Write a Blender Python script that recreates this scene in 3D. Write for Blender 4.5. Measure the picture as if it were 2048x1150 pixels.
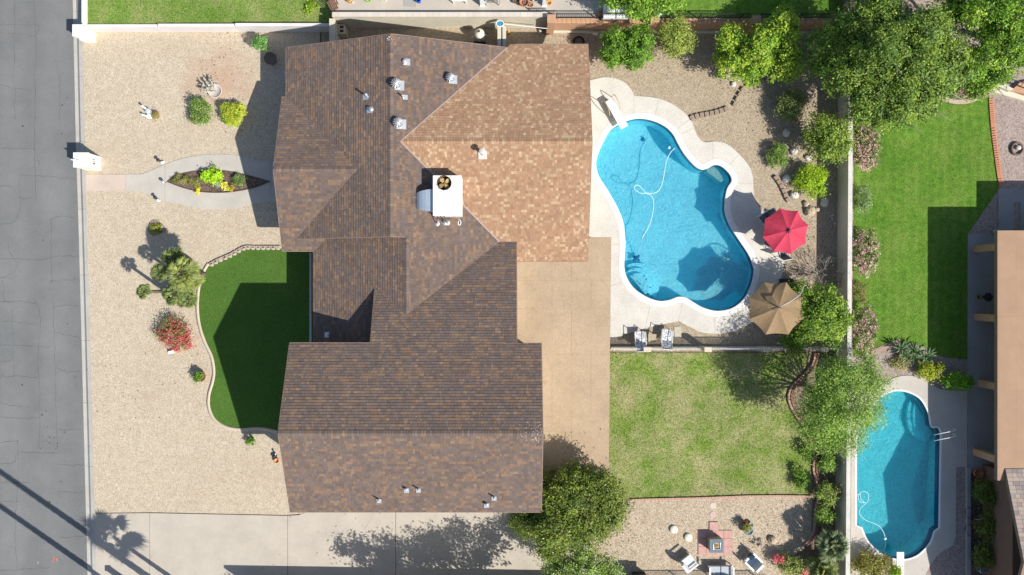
import bpy, bmesh, math, random
import numpy as np
from mathutils import Vector, Matrix, Quaternion
from mathutils.geometry import delaunay_2d_cdt

# ---------------------------------------------------------------- camera, sky, sun, exposure
for o in list(bpy.data.objects): bpy.data.objects.remove(o)
S = bpy.context.scene
C = S.collection
H, FPX = 41.0, 1366.7                      # drone height (m), focal length in photo pixels
cam = bpy.data.cameras.new('camera'); cam.sensor_width = 36; cam.lens = 36*FPX/2048
cam.clip_start = 0.5; cam.clip_end = 2000
co = bpy.data.objects.new('camera', cam); co.location = (0, 0, H); C.objects.link(co); S.camera = co
SUNV = Vector((.915, -.639, 1)).normalized()     # towards the sun
w = bpy.data.worlds.new('World'); S.world = w; w.use_nodes = True
nt = w.node_tree; bg = nt.nodes['Background']
sky = nt.nodes.new('ShaderNodeTexSky'); sky.sky_type = 'NISHITA'; sky.sun_disc = False
sky.sun_elevation = math.asin(SUNV.z); sky.sun_rotation = math.atan2(SUNV.x, SUNV.y)
nt.links.new(sky.outputs[0], bg.inputs[0]); bg.inputs[1].default_value = .098
sl = bpy.data.lights.new('sun', 'SUN'); sl.energy = 4.9; sl.angle = math.radians(.53); sl.color = (1, .95, .87)
so = bpy.data.objects.new('sun', sl); so.rotation_euler = (-SUNV).to_track_quat('-Z', 'Y').to_euler(); so.location = (40, -30, 50); C.objects.link(so)
S.view_settings.view_transform = 'Standard'; S.view_settings.look = 'None'
S.view_settings.exposure = .38; S.view_settings.gamma = 1; S.view_settings.use_curve_mapping = False
S.cycles.transparent_max_bounces = 16

R = random.Random(7); NR = np.random.default_rng(7)
def P(px, py, z=0.0):
    k = (H-z)/FPX
    return Vector(((px-1024)*k, (575-py)*k, z))
def PP(pts, z=0.0): return [P(a, b, z) for a, b in pts]

# ---------------------------------------------------------------- materials
MATS = {}
def newmat(name):
    m = bpy.data.materials.new(name); m.use_nodes = True
    n = m.node_tree; b = n.nodes['Principled BSDF']; MATS[name] = m
    b.inputs['Specular IOR Level'].default_value = .25
    return m, n, b
def tc(n): return n.nodes.new('ShaderNodeTexCoord').outputs['Object']
def noise(n, scale, detail=4, rough=.6, vec=None, dist=0):
    t = n.nodes.new('ShaderNodeTexNoise'); t.inputs['Scale'].default_value = scale
    t.inputs['Detail'].default_value = detail; t.inputs['Roughness'].default_value = rough; t.inputs['Distortion'].default_value = dist
    n.links.new(vec or tc(n), t.inputs['Vector']); return t
def ramp(n, fac, stops, const=False):
    r = n.nodes.new('ShaderNodeValToRGB'); e = r.color_ramp.elements
    if const: r.color_ramp.interpolation = 'CONSTANT'
    while len(e) < len(stops): e.new(.5)
    for k, (p, c) in zip(e, stops): k.position = p; k.color = (*c, 1) if len(c) == 3 else c
    n.links.new(fac, r.inputs[0]); return r.outputs[0]
def mixc(n, fac, a, b, mode='MIX'):
    m = n.nodes.new('ShaderNodeMix'); m.data_type = 'RGBA'; m.blend_type = mode
    for k, v in ((0, fac), (6, a), (7, b)):
        if isinstance(v, (int, float)): m.inputs[k].default_value = v
        elif isinstance(v, tuple): m.inputs[k].default_value = (*v, 1)
        else: n.links.new(v, m.inputs[k])
    return m.outputs[2]
def bump(n, b, h, strength=.5, dist=.02):
    u = n.nodes.new('ShaderNodeBump'); u.inputs['Strength'].default_value = strength; u.inputs['Distance'].default_value = dist
    n.links.new(h, u.inputs['Height']); n.links.new(u.outputs[0], b.inputs['Normal'])
def sc(c, k): return tuple(min(1, v*k) for v in c)
def plain(name, col, rough=.7, var=.12, scale=6, metal=0, spec=.25, bmp=0, e=.25):
    if name in MATS: return MATS[name]
    m, n, b = newmat(name)
    t = noise(n, scale, 5, .65)
    n.links.new(ramp(n, t.outputs[0], [(e, sc(col, 1-var)), (1-e, sc(col, 1+var))]), b.inputs['Base Color'])
    b.inputs['Roughness'].default_value = rough; b.inputs['Metallic'].default_value = metal; b.inputs['Specular IOR Level'].default_value = spec
    if bmp: bump(n, b, t.outputs[0], bmp, .02)
    return m
def gravel(name, cols, stain, scale=15, big=.35, amt=.5, at=None):
    m, n, b = newmat(name); v = tc(n)
    vo = n.nodes.new('ShaderNodeTexVoronoi'); vo.inputs['Scale'].default_value = scale; n.links.new(v, vo.inputs['Vector'])
    sep = n.nodes.new('ShaderNodeSeparateColor'); n.links.new(vo.outputs['Color'], sep.inputs[0])
    k = len(cols); c = ramp(n, sep.outputs[0], [(i/k, cols[i]) for i in range(k)], True)
    nb = noise(n, big, 6, .65); c = mixc(n, ramp(n, nb.outputs[0], [(.52, (0,0,0)), (.72, (amt,)*3)]), c, stain)
    n2 = noise(n, 2.2, 6, .7); c = mixc(n, .55, c, ramp(n, n2.outputs[0], [(.3, (.72,.72,.72)), (.7, (1.0,1.0,1.0))]), 'MULTIPLY')
    n3 = noise(n, 24, 3, .7); c = mixc(n, .6, c, ramp(n, n3.outputs[0], [(.32, (.55,.53,.5)), (.6, (1,1,1))]), 'MULTIPLY')
    if at:
        vd = n.nodes.new('ShaderNodeVectorMath'); vd.operation = 'DISTANCE'; n.links.new(v, vd.inputs[0]); vd.inputs[1].default_value = at[0]
        dv_ = n.nodes.new('ShaderNodeMath'); dv_.operation = 'MULTIPLY_ADD'; dv_.inputs[1].default_value = 1/at[1]; n.links.new(vd.outputs['Value'], dv_.inputs[0]); n4 = noise(n, .8, 6, .7); n.links.new(n4.outputs[0], dv_.inputs[2])
        c = mixc(n, ramp(n, dv_.outputs[0], [(.65, (.55,)*3), (1.25, (0,0,0))]), c, at[2])
    n.links.new(c, b.inputs['Base Color']); b.inputs['Roughness'].default_value = .9; b.inputs['Specular IOR Level'].default_value = .12
    bump(n, b, vo.outputs['Distance'], -1.0, .03)
    return m
def grassmat(name, dark, light, dry, dryamt, fine=9, stripes=False, grain=.8):
    m, n, b = newmat(name)
    a = noise(n, fine, 4, .75); c = ramp(n, a.outputs[0], [(.3, dark), (.68, light)])
    d = noise(n, .55, 9, .74); c = mixc(n, ramp(n, d.outputs[0], [(.5-.18*dryamt, (0,0,0)), (.74-.18*dryamt, (dryamt,)*3)]), c, dry)
    a2 = noise(n, 13, 4, .8); c = mixc(n, grain, c, ramp(n, a2.outputs[0], [(.36, (.22,.24,.16)), (.56, (1,1,1)), (.7, (1.25,1.22,1.1))]), 'MULTIPLY')
    if stripes:
        wv = n.nodes.new('ShaderNodeTexWave'); wv.inputs['Scale'].default_value = .55; wv.inputs['Distortion'].default_value = 2.5; wv.inputs['Detail'].default_value = 4
        n.links.new(tc(n), wv.inputs['Vector']); c = mixc(n, .3, c, ramp(n, wv.outputs[0], [(0, (.6,.66,.5)), (1, (1,1,1))]), 'MULTIPLY')
    n.links.new(c, b.inputs['Base Color']); p_ = noise(n, .35, 6, .7); c = mixc(n, .55, c, ramp(n, p_.outputs[0], [(.35, (.66,.72,.62)), (.65, (1.08,1.05,1))]), 'MULTIPLY'); n.links.new(c, b.inputs['Base Color'])
    b.inputs['Roughness'].default_value = .85; b.inputs['Specular IOR Level'].default_value = .1
    bump(n, b, a2.outputs[0], .9, .05)
    return m
def concrete(name, col, stain=(.3,.26,.2), amt=.25, grain=.1, gs=40, rough=.85):
    m, n, b = newmat(name)
    a = noise(n, .7, 8, .65); c = ramp(n, a.outputs[0], [(.28, sc(col, .86)), (.72, sc(col, 1.08))])
    d = noise(n, 2.0, 6, .7, dist=1.2); c = mixc(n, ramp(n, d.outputs[0], [(.5, (0,0,0)), (.8, (amt,)*3)]), c, stain)
    g = noise(n, gs, 2, .5); c = mixc(n, 1.0, c, ramp(n, g.outputs[0], [(.3, (1-grain*2.2,)*3), (.65, (1,1,1))]), 'MULTIPLY')
    n.links.new(c, b.inputs['Base Color']); b.inputs['Roughness'].default_value = rough; bump(n, b, g.outputs[0], .25, .01)
    return m
def tonemat(name, rough=.6, trans=0.0, spec=.25):
    """colour comes from the piece's own 'tone' attribute (each shingle / leaf has its own colour)"""
    if name in MATS: return MATS[name]
    m, n, b = newmat(name)
    at = n.nodes.new('ShaderNodeAttribute'); at.attribute_name = 'tone'
    t = noise(n, 30, 2, .6); c = mixc(n, .5, at.outputs['Color'], ramp(n, t.outputs[0], [(.3, (.7,.7,.7)), (.7, (1,1,1))]), 'MULTIPLY')
    n.links.new(c, b.inputs['Base Color']); b.inputs['Roughness'].default_value = rough; b.inputs['Specular IOR Level'].default_value = spec
    if trans:
        tr = n.nodes.new('ShaderNodeBsdfTranslucent'); n.links.new(at.outputs['Color'], tr.inputs[0])
        mx = n.nodes.new('ShaderNodeMixShader'); mx.inputs[0].default_value = trans
        n.links.new(b.outputs[0], mx.inputs[1]); n.links.new(tr.outputs[0], mx.inputs[2])
        n.links.new(mx.outputs[0], n.nodes['Material Output'].inputs[0])
    return m
def brickmat(name, c1, c2, mortar, scale=1.0, axis='XZ', bw=.2, rh=.075):
    m, n, b = newmat(name); v = tc(n)
    sp = n.nodes.new('ShaderNodeSeparateXYZ'); n.links.new(v, sp.inputs[0]); cb = n.nodes.new('ShaderNodeCombineXYZ')
    ad = n.nodes.new('ShaderNodeMath'); n.links.new(sp.outputs[0], ad.inputs[0]); n.links.new(sp.outputs[1], ad.inputs[1])
    n.links.new(ad.outputs[0], cb.inputs[0]); n.links.new(sp.outputs[2], cb.inputs[1])
    t = n.nodes.new('ShaderNodeTexBrick'); t.inputs['Scale'].default_value = 1; t.inputs['Brick Width'].default_value = bw; t.inputs['Row Height'].default_value = rh
    t.inputs['Mortar Size'].default_value = .008
    for k, c in (('Color1', c1), ('Color2', c2), ('Mortar', mortar)): t.inputs[k].default_value = (*c, 1)
    n.links.new(cb.outputs[0], t.inputs['Vector']); n.links.new(t.outputs[0], b.inputs['Base Color']); b.inputs['Roughness'].default_value = .85
    bump(n, b, t.outputs['Fac'], -.4, .01); return m

GRAV = gravel('front_gravel', [(.45,.37,.265), (.60,.525,.40), (.55,.465,.35), (.66,.595,.48), (.50,.42,.315), (.59,.485,.365)], (.46,.36,.27), 23, .22, .4, ((-17.6,12.6,0), 4.6, (.42,.26,.18)))
GRAV2 = gravel('back_gravel', [(.35,.28,.20), (.49,.41,.30), (.42,.34,.25), (.53,.46,.36), (.32,.255,.18), (.47,.38,.26)], (.30,.22,.15), 21, .3, .4)
GRAV3 = gravel('patio_gravel', [(.40,.31,.21), (.58,.49,.37), (.50,.40,.29), (.62,.55,.45), (.36,.28,.2), (.53,.42,.3)], (.38,.28,.19), 22, .3, .35)
GRAVN = gravel('pink_gravel', [(.30,.23,.20), (.42,.34,.31), (.36,.29,.26), (.45,.38,.35)], (.26,.2,.17), 15, .3, .3)
DIRT = gravel('side_dirt', [(.20,.15,.11), (.30,.24,.18), (.24,.18,.13), (.33,.27,.21)], (.18,.13,.09), 14, .3, .4)
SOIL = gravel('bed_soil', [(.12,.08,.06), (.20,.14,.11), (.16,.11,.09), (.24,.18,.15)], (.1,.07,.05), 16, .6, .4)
TURF = grassmat('artificial_turf', (.06,.13,.02), (.105,.205,.042), (.075,.17,.035), .2, 14, False, .4)
LAWN = grassmat('back_lawn', (.105,.195,.025), (.25,.365,.065), (.52,.44,.27), .66, 5, False, .95)
LAWNN = grassmat('neighbor_lawn', (.075,.185,.02), (.16,.325,.04), (.28,.34,.09), .45, 3, True, .65)
LAWNL = grassmat('front_neighbor_lawn', (.10,.20,.03), (.24,.38,.07), (.45,.42,.2), .55, 7)
CONC = concrete('driveway_concrete', (.52,.47,.40), (.55,.43,.31), .35)
WALKC = concrete('walkway_concrete', (.52,.485,.43), (.50,.42,.33), .3)
WALKP = concrete('walkway_pink', (.58,.48,.40), (.6,.5,.4), .2)
DECKC = concrete('cool_deck', (.70,.665,.60), (.58,.52,.43), .3, .16, 22)
COPE = concrete('pool_coping', (.80,.78,.75), (.6,.55,.5), .12, .05)
CURBC = concrete('curb_concrete', (.46,.44,.40), (.30,.28,.26), .4)
PATC = concrete('grey_patio', (.36,.35,.35), (.28,.27,.27), .3)
NDECK = concrete('neighbor_deck', (.54,.50,.45), (.42,.38,.33), .35)
CREAM = concrete('cream_stucco', (.66,.61,.49), (.5,.44,.34), .2, .08, 25)
WHITEW = concrete('white_stucco', (.72,.68,.66), (.55,.5,.47), .2, .05)
PWHITE = concrete('pillar_white', (.80,.77,.68), (.7,.65,.55), .15, .04)
WALLH = concrete('house_stucco', (.55,.48,.38), (.4,.35,.28), .2)
EDGE = concrete('border_concrete', (.60,.50,.40), (.5,.42,.34), .3)
ASPH, n_, b_ = newmat('asphalt')
a_ = noise(n_, .25, 8, .7); c_ = ramp(n_, a_.outputs[0], [(.3, (.165,.172,.174)), (.7, (.235,.238,.234))])
wv_ = n_.nodes.new('ShaderNodeTexWave'); wv_.inputs['Scale'].default_value = .12; wv_.inputs['Distortion'].default_value = 3; wv_.inputs['Detail'].default_value = 6
n_.links.new(tc(n_), wv_.inputs['Vector']); c_ = mixc(n_, .3, c_, ramp(n_, wv_.outputs[0], [(0, (.7,.7,.7)), (.7, (1,1,1))]), 'MULTIPLY')
g_ = noise(n_, 18, 3, .8); c_ = mixc(n_, .8, c_, ramp(n_, g_.outputs[0], [(.3, (.68,.68,.68)), (.66, (1,1,1))]), 'MULTIPLY')
n_.links.new(c_, b_.inputs['Base Color']); b_.inputs['Roughness'].default_value = .9; bump(n_, b_, g_.outputs[0], .3, .01)
ROLL = concrete('rolled_roofing', (.475,.36,.24), (.34,.25,.165), .65, .1, 20)
ROLLN = concrete('neighbor_roofing', (.40,.26,.17), (.34,.22,.14), .3, .08, 30)
SHIN = tonemat('shingle', .88, 0, .15)
LEAF = tonemat('leaf', .5, .27, .3)
WOOD = plain('weathered_wood', (.20,.12,.07), .8, .3, 8)
BARK = plain('bark', (.16,.12,.09), .9, .3, 10)
GREYB = plain('grey_bark', (.30,.27,.24), .9, .25, 10)
WHITE = plain('white_paint', (.80,.80,.79), .45, .04, 3)
METAL = plain('galvanised_metal', (.62,.64,.66), .35, .12, 5, .6)
DARK = plain('dark_iron', (.035,.035,.04), .5, .2, 9)
BLACK = plain('black_rubber', (.02,.02,.022), .6, .2, 9)
TERRA = plain('terracotta', (.42,.17,.09), .8, .2, 8)
POTD = plain('dark_pot', (.16,.12,.10), .8, .2, 8)
POTW = plain('pale_pot', (.55,.50,.46), .7, .12, 8)
ROCK = plain('pale_rock', (.62,.58,.53), .9, .25, 7, bmp=.8)
TANROCK = plain('tan_rock', (.46,.37,.26), .9, .25, 7, bmp=.8)
BRK = brickmat('orange_brick', (.46,.25,.14), (.52,.30,.18), (.36,.28,.22))
REDB = plain('red_brick', (.47,.30,.23), .85, .25, 9)
PINKP = plain('pink_paver', (.50,.30,.26), .85, .15, 5)
EDGB = plain('scallop_block', (.50,.40,.33), .85, .2, 8)
BRNB = plain('brown_edging_block', (.30,.23,.18), .85, .25, 8)
FASC = plain('brown_fascia', (.22,.15,.11), .7, .15, 5)
TRIM = plain('drip_edge', (.30,.21,.17), .5, .1, 5)
MESHC = plain('patterned_sling', (.30,.31,.33), .7, .6, 14)
CREAMP = plain('cream_paint', (.58,.52,.40), .7, .1, 5)
BLUE = plain('blue_plastic', (.03,.12,.5), .4, .1, 5)

# ---------------------------------------------------------------- builders
BASE = {}
def tag(o, label=None, cat=None, group=None, kind=None):
    if label: o['label'] = label
    if cat: o['category'] = cat
    if group: o['group'] = group
    if kind: o['kind'] = kind
    return o
def thing(name, label, cat, loc=(0,0,0), group=None, rz=0):
    o = bpy.data.objects.new(name, None); C.objects.link(o); o.location = loc; o.rotation_euler.z = rz
    o.empty_display_size = .2; BASE[o] = Vector(loc); return tag(o, label, cat, group)
def setmesh(me, v, f, mat, cols=None, smooth=False):
    me.from_pydata([tuple(p) for p in v], [], f)
    if cols is not None:
        a = me.color_attributes.new('tone', 'FLOAT_COLOR', 'POINT'); arr = np.ones((len(v), 4), np.float32); arr[:, :3] = cols; a.data.foreach_set('color', arr.ravel())
    if smooth: me.polygons.foreach_set('use_smooth', [True]*len(me.polygons))
    me.materials.append(mat); me.update()
class MB:
    def __init__(s): s.v = []; s.f = []; s.c = []
    def add(s, vs, fs, col=None):
        o = len(s.v); s.v += [Vector(p) for p in vs]; s.f += [[i+o for i in f] for f in fs]
        if col is not None: s.c += [col]*len(vs)
        return s
    def box(s, c, d, rz=0, M=None, col=None, taper=1.0):
        x, y, z = d[0]/2, d[1]/2, d[2]/2; m = Matrix.Translation(c) @ (M if M is not None else Matrix.Rotation(rz, 4, 'Z'))
        vs = [m @ Vector((a*x*(taper if q > 0 else 1), b*y*(taper if q > 0 else 1), q*z)) for q in (-1, 1) for a, b in ((-1,-1), (1,-1), (1,1), (-1,1))]
        return s.add(vs, [[3,2,1,0],[4,5,6,7],[0,1,5,4],[1,2,6,5],[2,3,7,6],[3,0,4,7]], col)
    def bar(s, a, b, w_, h=None, col=None):
        a, b = Vector(a), Vector(b); d = b-a; L = d.length
        if L < 1e-5: return s
        q = d.to_track_quat('X', 'Z').to_matrix().to_4x4()
        return s.box((a+b)/2, (L, w_, h or w_), M=q, col=col)
    def prism(s, pts, z0, z1, col=None):
        pts = ccw(pts); n = len(pts); f0 = z0 if callable(z0) else (lambda p: z0); f1 = z1 if callable(z1) else (lambda p: z1)
        vs = [Vector((p[0], p[1], f0(p))) for p in pts]+[Vector((p[0], p[1], f1(p))) for p in pts]
        return s.add(vs, [list(range(n))[::-1], list(range(n, 2*n))]+[[i, (i+1) % n, n+(i+1) % n, n+i] for i in range(n)], col)
    def tube(s, path, r, n=8, cap=True, col=None):
        path = [Vector(p) for p in path]; m = len(path); rr = r if isinstance(r, (list, tuple)) else [r]*m; vs = []; up = Vector((.13, .21, 1)).normalized()
        for i, p in enumerate(path):
            d = (path[min(i+1, m-1)]-path[max(i-1, 0)]).normalized(); a = d.cross(up)
            if a.length < .05: a = d.cross(Vector((1, 0, 0)))
            a.normalize(); b = d.cross(a)
            vs += [p+(a*math.cos(t)+b*math.sin(t))*rr[i] for t in [2*math.pi*k/n for k in range(n)]]
        fs = [[i*n+k, i*n+(k+1) % n, (i+1)*n+(k+1) % n, (i+1)*n+k] for i in range(m-1) for k in range(n)]
        if cap: fs += [list(range(n))[::-1], list(range((m-1)*n, m*n))]
        return s.add(vs, fs, col)
    def lathe(s, prof, c=(0,0,0), n=20, col=None, sx=1, sy=1):
        c = Vector(c); vs = [c+Vector((r*math.cos(2*math.pi*k/n)*sx, r*math.sin(2*math.pi*k/n)*sy, z)) for r, z in prof for k in range(n)]
        m = len(prof); fs = [[i*n+k, i*n+(k+1) % n, (i+1)*n+(k+1) % n, (i+1)*n+k] for i in range(m-1) for k in range(n)]
        fs += [list(range(n))[::-1], list(range((m-1)*n, m*n))]
        return s.add(vs, fs, col)
    def ell(s, c, r, n=12, m=7, rz=0, M=None, jit=0, rnd=R, col=None):
        q = M if M is not None else Matrix.Rotation(rz, 4, 'Z'); vs = []
        for i in range(m+1):
            t = math.pi*i/m
            for k in range(n):
                a = 2*math.pi*k/n; j = 1+rnd.uniform(-jit, jit)
                vs.append(Vector(c)+(q @ Vector((math.sin(t)*math.cos(a)*r[0]*j, math.sin(t)*math.sin(a)*r[1]*j, -math.cos(t)*r[2]*j))))
        fs = [[i*n+k, i*n+(k+1) % n, (i+1)*n+(k+1) % n, (i+1)*n+k] for i in range(m) for k in range(n)]
        return s.add(vs, fs, col)
    def build(s, name, mat, parent=None, smooth=False, world=True, kind=None):
        off = BASE.get(parent, Vector()) if (parent is not None and world) else Vector()
        me = bpy.data.meshes.new(name); setmesh(me, [p-off for p in s.v], s.f, mat, np.array(s.c, np.float32) if s.c else None, smooth)
        o = bpy.data.objects.new(name, me); C.objects.link(o)
        if parent is not None: o.parent = parent
        BASE[o] = off
        if kind: o['kind'] = kind
        return o
def ccw(pts):
    a = sum(pts[i][0]*pts[(i+1) % len(pts)][1]-pts[(i+1) % len(pts)][0]*pts[i][1] for i in range(len(pts)))
    return list(pts) if a > 0 else list(pts)[::-1]
def inside(x, y, poly):
    r = False; j = len(poly)-1
    for i in range(len(poly)):
        a, b = poly[i], poly[j]
        if (a[1] > y) != (b[1] > y) and x < (b[0]-a[0])*(y-a[1])/(b[1]-a[1])+a[0]: r = not r
        j = i
    return r
def spline(pts, closed=False, k=6):
    pts = [Vector(p) for p in pts]; n = len(pts); out = []
    for i in range(n if closed else n-1):
        g = lambda j: pts[j % n] if closed else pts[max(0, min(n-1, j))]
        a, b, c, d = g(i-1), g(i), g(i+1), g(i+2)
        for q in range(k):
            t = q/k; out.append(.5*((2*b)+(c-a)*t+(2*a-5*b+4*c-d)*t*t+(3*b-a-3*c+d)*t**3))
    if not closed: out.append(pts[-1])
    return out
def sheet(name, outer, z, mat, holes=(), depth=.25, kind='structure', parent=None, zf=None):
    """flat slab: top face at z with holes, edges going down by depth"""
    outer = ccw([(p[0], p[1]) for p in outer]); holes = [ccw([(p[0], p[1]) for p in h])[::-1] for h in holes]
    loops = [outer]+holes; V = []; E = []
    for L in loops:
        o = len(V); V += [Vector(p) for p in L]; E += [(o+i, o+(i+1) % len(L)) for i in range(len(L))]
    vv, ee, ff = delaunay_2d_cdt(V, E, [], 0, 1e-5)[:3]
    tri = []
    for f in ff:
        cx = sum(vv[i][0] for i in f)/len(f); cy = sum(vv[i][1] for i in f)/len(f)
        if inside(cx, cy, outer) and not any(inside(cx, cy, h) for h in holes): tri.append(list(f))
    m = MB(); zz = zf or (lambda x, y: z)
    m.add([(p[0], p[1], zz(p[0], p[1])) for p in vv], tri)
    if depth:
        for L in loops:
            n = len(L); m.add([(p[0], p[1], zz(*p)) for p in L]+[(p[0], p[1], zz(*p)-depth) for p in L], [[(i+1) % n, i, n+i, n+(i+1) % n] for i in range(n)])
    o = m.build(name, mat, parent)
    if kind: o['kind'] = kind
    return o
def ribbon(m, path, w_, z=None):
    path = [Vector(p) for p in path]; L = []; Rr = []
    for i, p in enumerate(path):
        d = path[min(i+1, len(path)-1)]-path[max(i-1, 0)]; nn = Vector((-d.y, d.x, 0)).normalized()*(w_[i] if isinstance(w_, list) else w_)/2
        zz = p.z if z is None else z
        a, b = p+nn, p-nn; a.z = b.z = zz; L.append(a); Rr.append(b)
    n = len(L); m.add(L+Rr, [[n+i, n+i+1, i+1, i] for i in range(n-1)]); return m
def offset(pts, d):
    pts = ccw(pts); n = len(pts); out = []
    for i in range(n):
        a, b = Vector(pts[i-1][:2]), Vector(pts[(i+1) % n][:2]); t = (b-a).normalized(); p = Vector(pts[i][:2]); out.append((p.x+t.y*d, p.y-t.x*d))
    return out
def copy_tree(o, parent=None):
    c = o.copy(); C.objects.link(c); c.parent = parent
    for ch in list(o.children): copy_tree(ch, c)
    return c
def wallbox(name, pts, z0, z1, t, mat, parent=None):
    m = MB(); a, b = Vector(pts[0][:2]), Vector(pts[1][:2]); d = (b-a).normalized(); nn = Vector((-d.y, d.x))*t/2
    m.prism([a+nn, b+nn, b-nn, a-nn], z0, z1); return m.build(name, mat, parent)

# ---------------------------------------------------------------- foliage
def leaves(name, parent, lobes, n, leaf, pal, seed, up=.8, sig=.22, per=60, shell=.35, aspect=.5, fill=.15, mult=1.0):
    """a crown of single leaf faces, gathered in uneven clumps through the lobes' volume; lobes = (centre, radii)"""
    g = np.random.default_rng(seed); lobes = [(np.array(c, float), np.array(r, float)) for c, r in lobes]
    wts = np.array([(r[0]*r[1]+r[1]*r[2]+r[0]*r[2]) for _, r in lobes]); wts /= wts.sum(); pos = []; nor = []; tn = []
    pal = np.array(pal, float)
    for (c, r), wt in zip(lobes, wts):
        k = max(3, int(n*wt/per)); d = g.normal(size=(k, 3)); d /= np.linalg.norm(d, axis=1)[:, None]
        d[:, 2] = np.where(d[:, 2] < -.35, -d[:, 2], d[:, 2])
        rad = 1-np.abs(g.normal(size=k))*shell; rad = np.clip(rad, .12, 1.06); rad = np.where(g.random(k) < fill, g.random(k), rad)
        cc = c+d*rad[:, None]*r; idx = g.integers(0, k, int(n*wt)); ss = g.uniform(.5, 1.3, k)
        p = cc[idx]+g.normal(size=(len(idx), 3))*(sig*ss[idx])[:, None]*np.array([1, 1, .7])
        pos.append(p); q = (p-c)/r; nor.append(q)
        ct = g.random(k); base = pal[(ct*len(pal)).astype(int) % len(pal)][idx]; mix = g.random((len(idx), 1))*.65
        oth = pal[g.integers(0, len(pal), len(idx))]; tn.append((base*(1-mix)+oth*mix)*g.uniform(.75, 1.35, (len(idx), 1))*g.uniform(.75, 1.25, k)[idx][:, None]*np.array([1.44, 1.58, 1.05])*mult)
    p = np.concatenate(pos); q = np.concatenate(nor); t = np.concatenate(tn); N = len(p)
    p[:, 2] = np.maximum(p[:, 2], .04)
    nn = q*.6+np.array([0, 0, up])+g.normal(size=(N, 3))*.55; nn /= np.linalg.norm(nn, axis=1)[:, None]
    a = np.cross(nn, g.normal(size=(N, 3))); a /= np.linalg.norm(a, axis=1)[:, None]; b = np.cross(nn, a)
    L = (leaf*g.uniform(.6, 1.35, N))[:, None]; W = L*aspect
    bend = nn*L*g.uniform(-.15, .15, (N, 1))
    vs = np.stack([p-a*L*.5, p+b*W*.5+bend, p+a*L*.5, p-b*W*.5+bend], 1).reshape(-1, 3)
    off = np.array(BASE.get(parent, Vector())); vs = vs-off
    me = bpy.data.meshes.new(name); me.vertices.add(4*N); me.vertices.foreach_set('co', vs.astype(np.float32).ravel())
    me.loops.add(4*N); me.loops.foreach_set('vertex_index', np.arange(4*N, dtype=np.int32)); me.polygons.add(N)
    me.polygons.foreach_set('loop_start', np.arange(0, 4*N, 4, dtype=np.int32)); me.update(calc_edges=True)
    at = me.color_attributes.new('tone', 'FLOAT_COLOR', 'POINT'); arr = np.ones((4*N, 4), np.float32); arr[:, :3] = np.repeat(t, 4, 0); at.data.foreach_set('color', arr.ravel())
    me.materials.append(LEAF); o = bpy.data.objects.new(name, me); C.objects.link(o); o.parent = parent; BASE[o] = BASE.get(parent, Vector()); return o
def limbs(base, tips, r0, rnd, mat, parent, fork=.4, twigs=3, name='trunk', tw=.6):
    m = MB(); base = Vector(base); top = sum((Vector(t) for t in tips), Vector())/len(tips); fk = base.lerp(top, fork)
    m.tube(spline([base, base.lerp(fk, .5)+Vector((rnd.uniform(-.08,.08), rnd.uniform(-.08,.08), 0)), fk], k=3), [r0*(1-.35*i/6) for i in range(7)], 8)
    for t in tips:
        t = Vector(t); L = (t-fk).length; mid = fk.lerp(t, .5)+Vector((rnd.uniform(-1,1), rnd.uniform(-1,1), rnd.uniform(0,1)))*L*.12
        path = spline([fk, mid, t], k=3); m.tube(path, [r0*.6*(1-.8*i/6) for i in range(7)], 6)
        for _ in range(twigs):
            s = path[rnd.randint(2, 6)]; e = s+Vector((rnd.uniform(-1,1), rnd.uniform(-1,1), rnd.uniform(.1,.8))).normalized()*L*tw*rnd.uniform(.5, 1.1)
            m.tube([s, s.lerp(e, .5)+Vector((0,0,.05*L)), e], [r0*.22, r0*.15, r0*.05], 4)
    return m.build(name, mat, parent, True)
def tree(name, label, cat, base, lobes_px, n, leaf, pal, seed, r0=.1, group=None, bark=BARK, **kw):
    """lobes_px: (px, py, z centre, radius px, vertical radius m)"""
    b = P(*base); rnd = random.Random(seed); t = thing(name, label, cat, b, group)
    lob = []
    for (x, y, z, rp, rz) in lobes_px:
        rr = rp*(H-z)/FPX if not isinstance(rp, tuple) else None
        rx, ry = (rr, rr) if rr else (rp[0]*(H-z)/FPX, rp[1]*(H-z)/FPX)
        lob.append((P(x, y, z), (rx, ry, rz)))
    limbs(b, [l[0] for l in lob], r0, rnd, bark, t); leaves('crown', t, lob, n, leaf, pal, seed, **kw); return t
def shrub(name, label, px, py, rpx, h, n, leaf, pal, seed, cat='shrub', group=None, nl=4, **kw):
    zc = h*.5; rx, ry = rpx if isinstance(rpx, tuple) else (rpx, rpx); k = (H-zc)/FPX; c = P(px, py, zc); rnd = random.Random(seed)
    b = Vector((c.x, c.y, 0)); t = thing(name, label, cat, b, group)
    lob = [(c, (rx*k*.8, ry*k*.8, h*.48))]
    for i in range(nl):
        a = 2*math.pi*(i+rnd.random()*.6)/nl; f = rnd.uniform(.4, .62); lob.append((c+Vector((math.cos(a)*rx*k*f, math.sin(a)*ry*k*f, rnd.uniform(-.1, .12)*h)), (rx*k*.42, ry*k*.42, h*.36)))
    m = MB()
    for i in range(7):
        e = c+Vector((rnd.uniform(-.7,.7)*rx*k, rnd.uniform(-.7,.7)*ry*k, rnd.uniform(0,.3)*h)); m.tube([b+Vector((rnd.uniform(-.05,.05), rnd.uniform(-.05,.05), 0)), b.lerp(e, .5)+Vector((0,0,.1*h)), e], [.025*h+.008, .012*h+.005, .004], 5)
    m.build('stem', BARK, t, True)
    kw.setdefault('sig', .12); kw.setdefault('per', 40); leaves('foliage', t, lob, n, leaf, pal, seed, **kw); return t
FROND = {}
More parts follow.
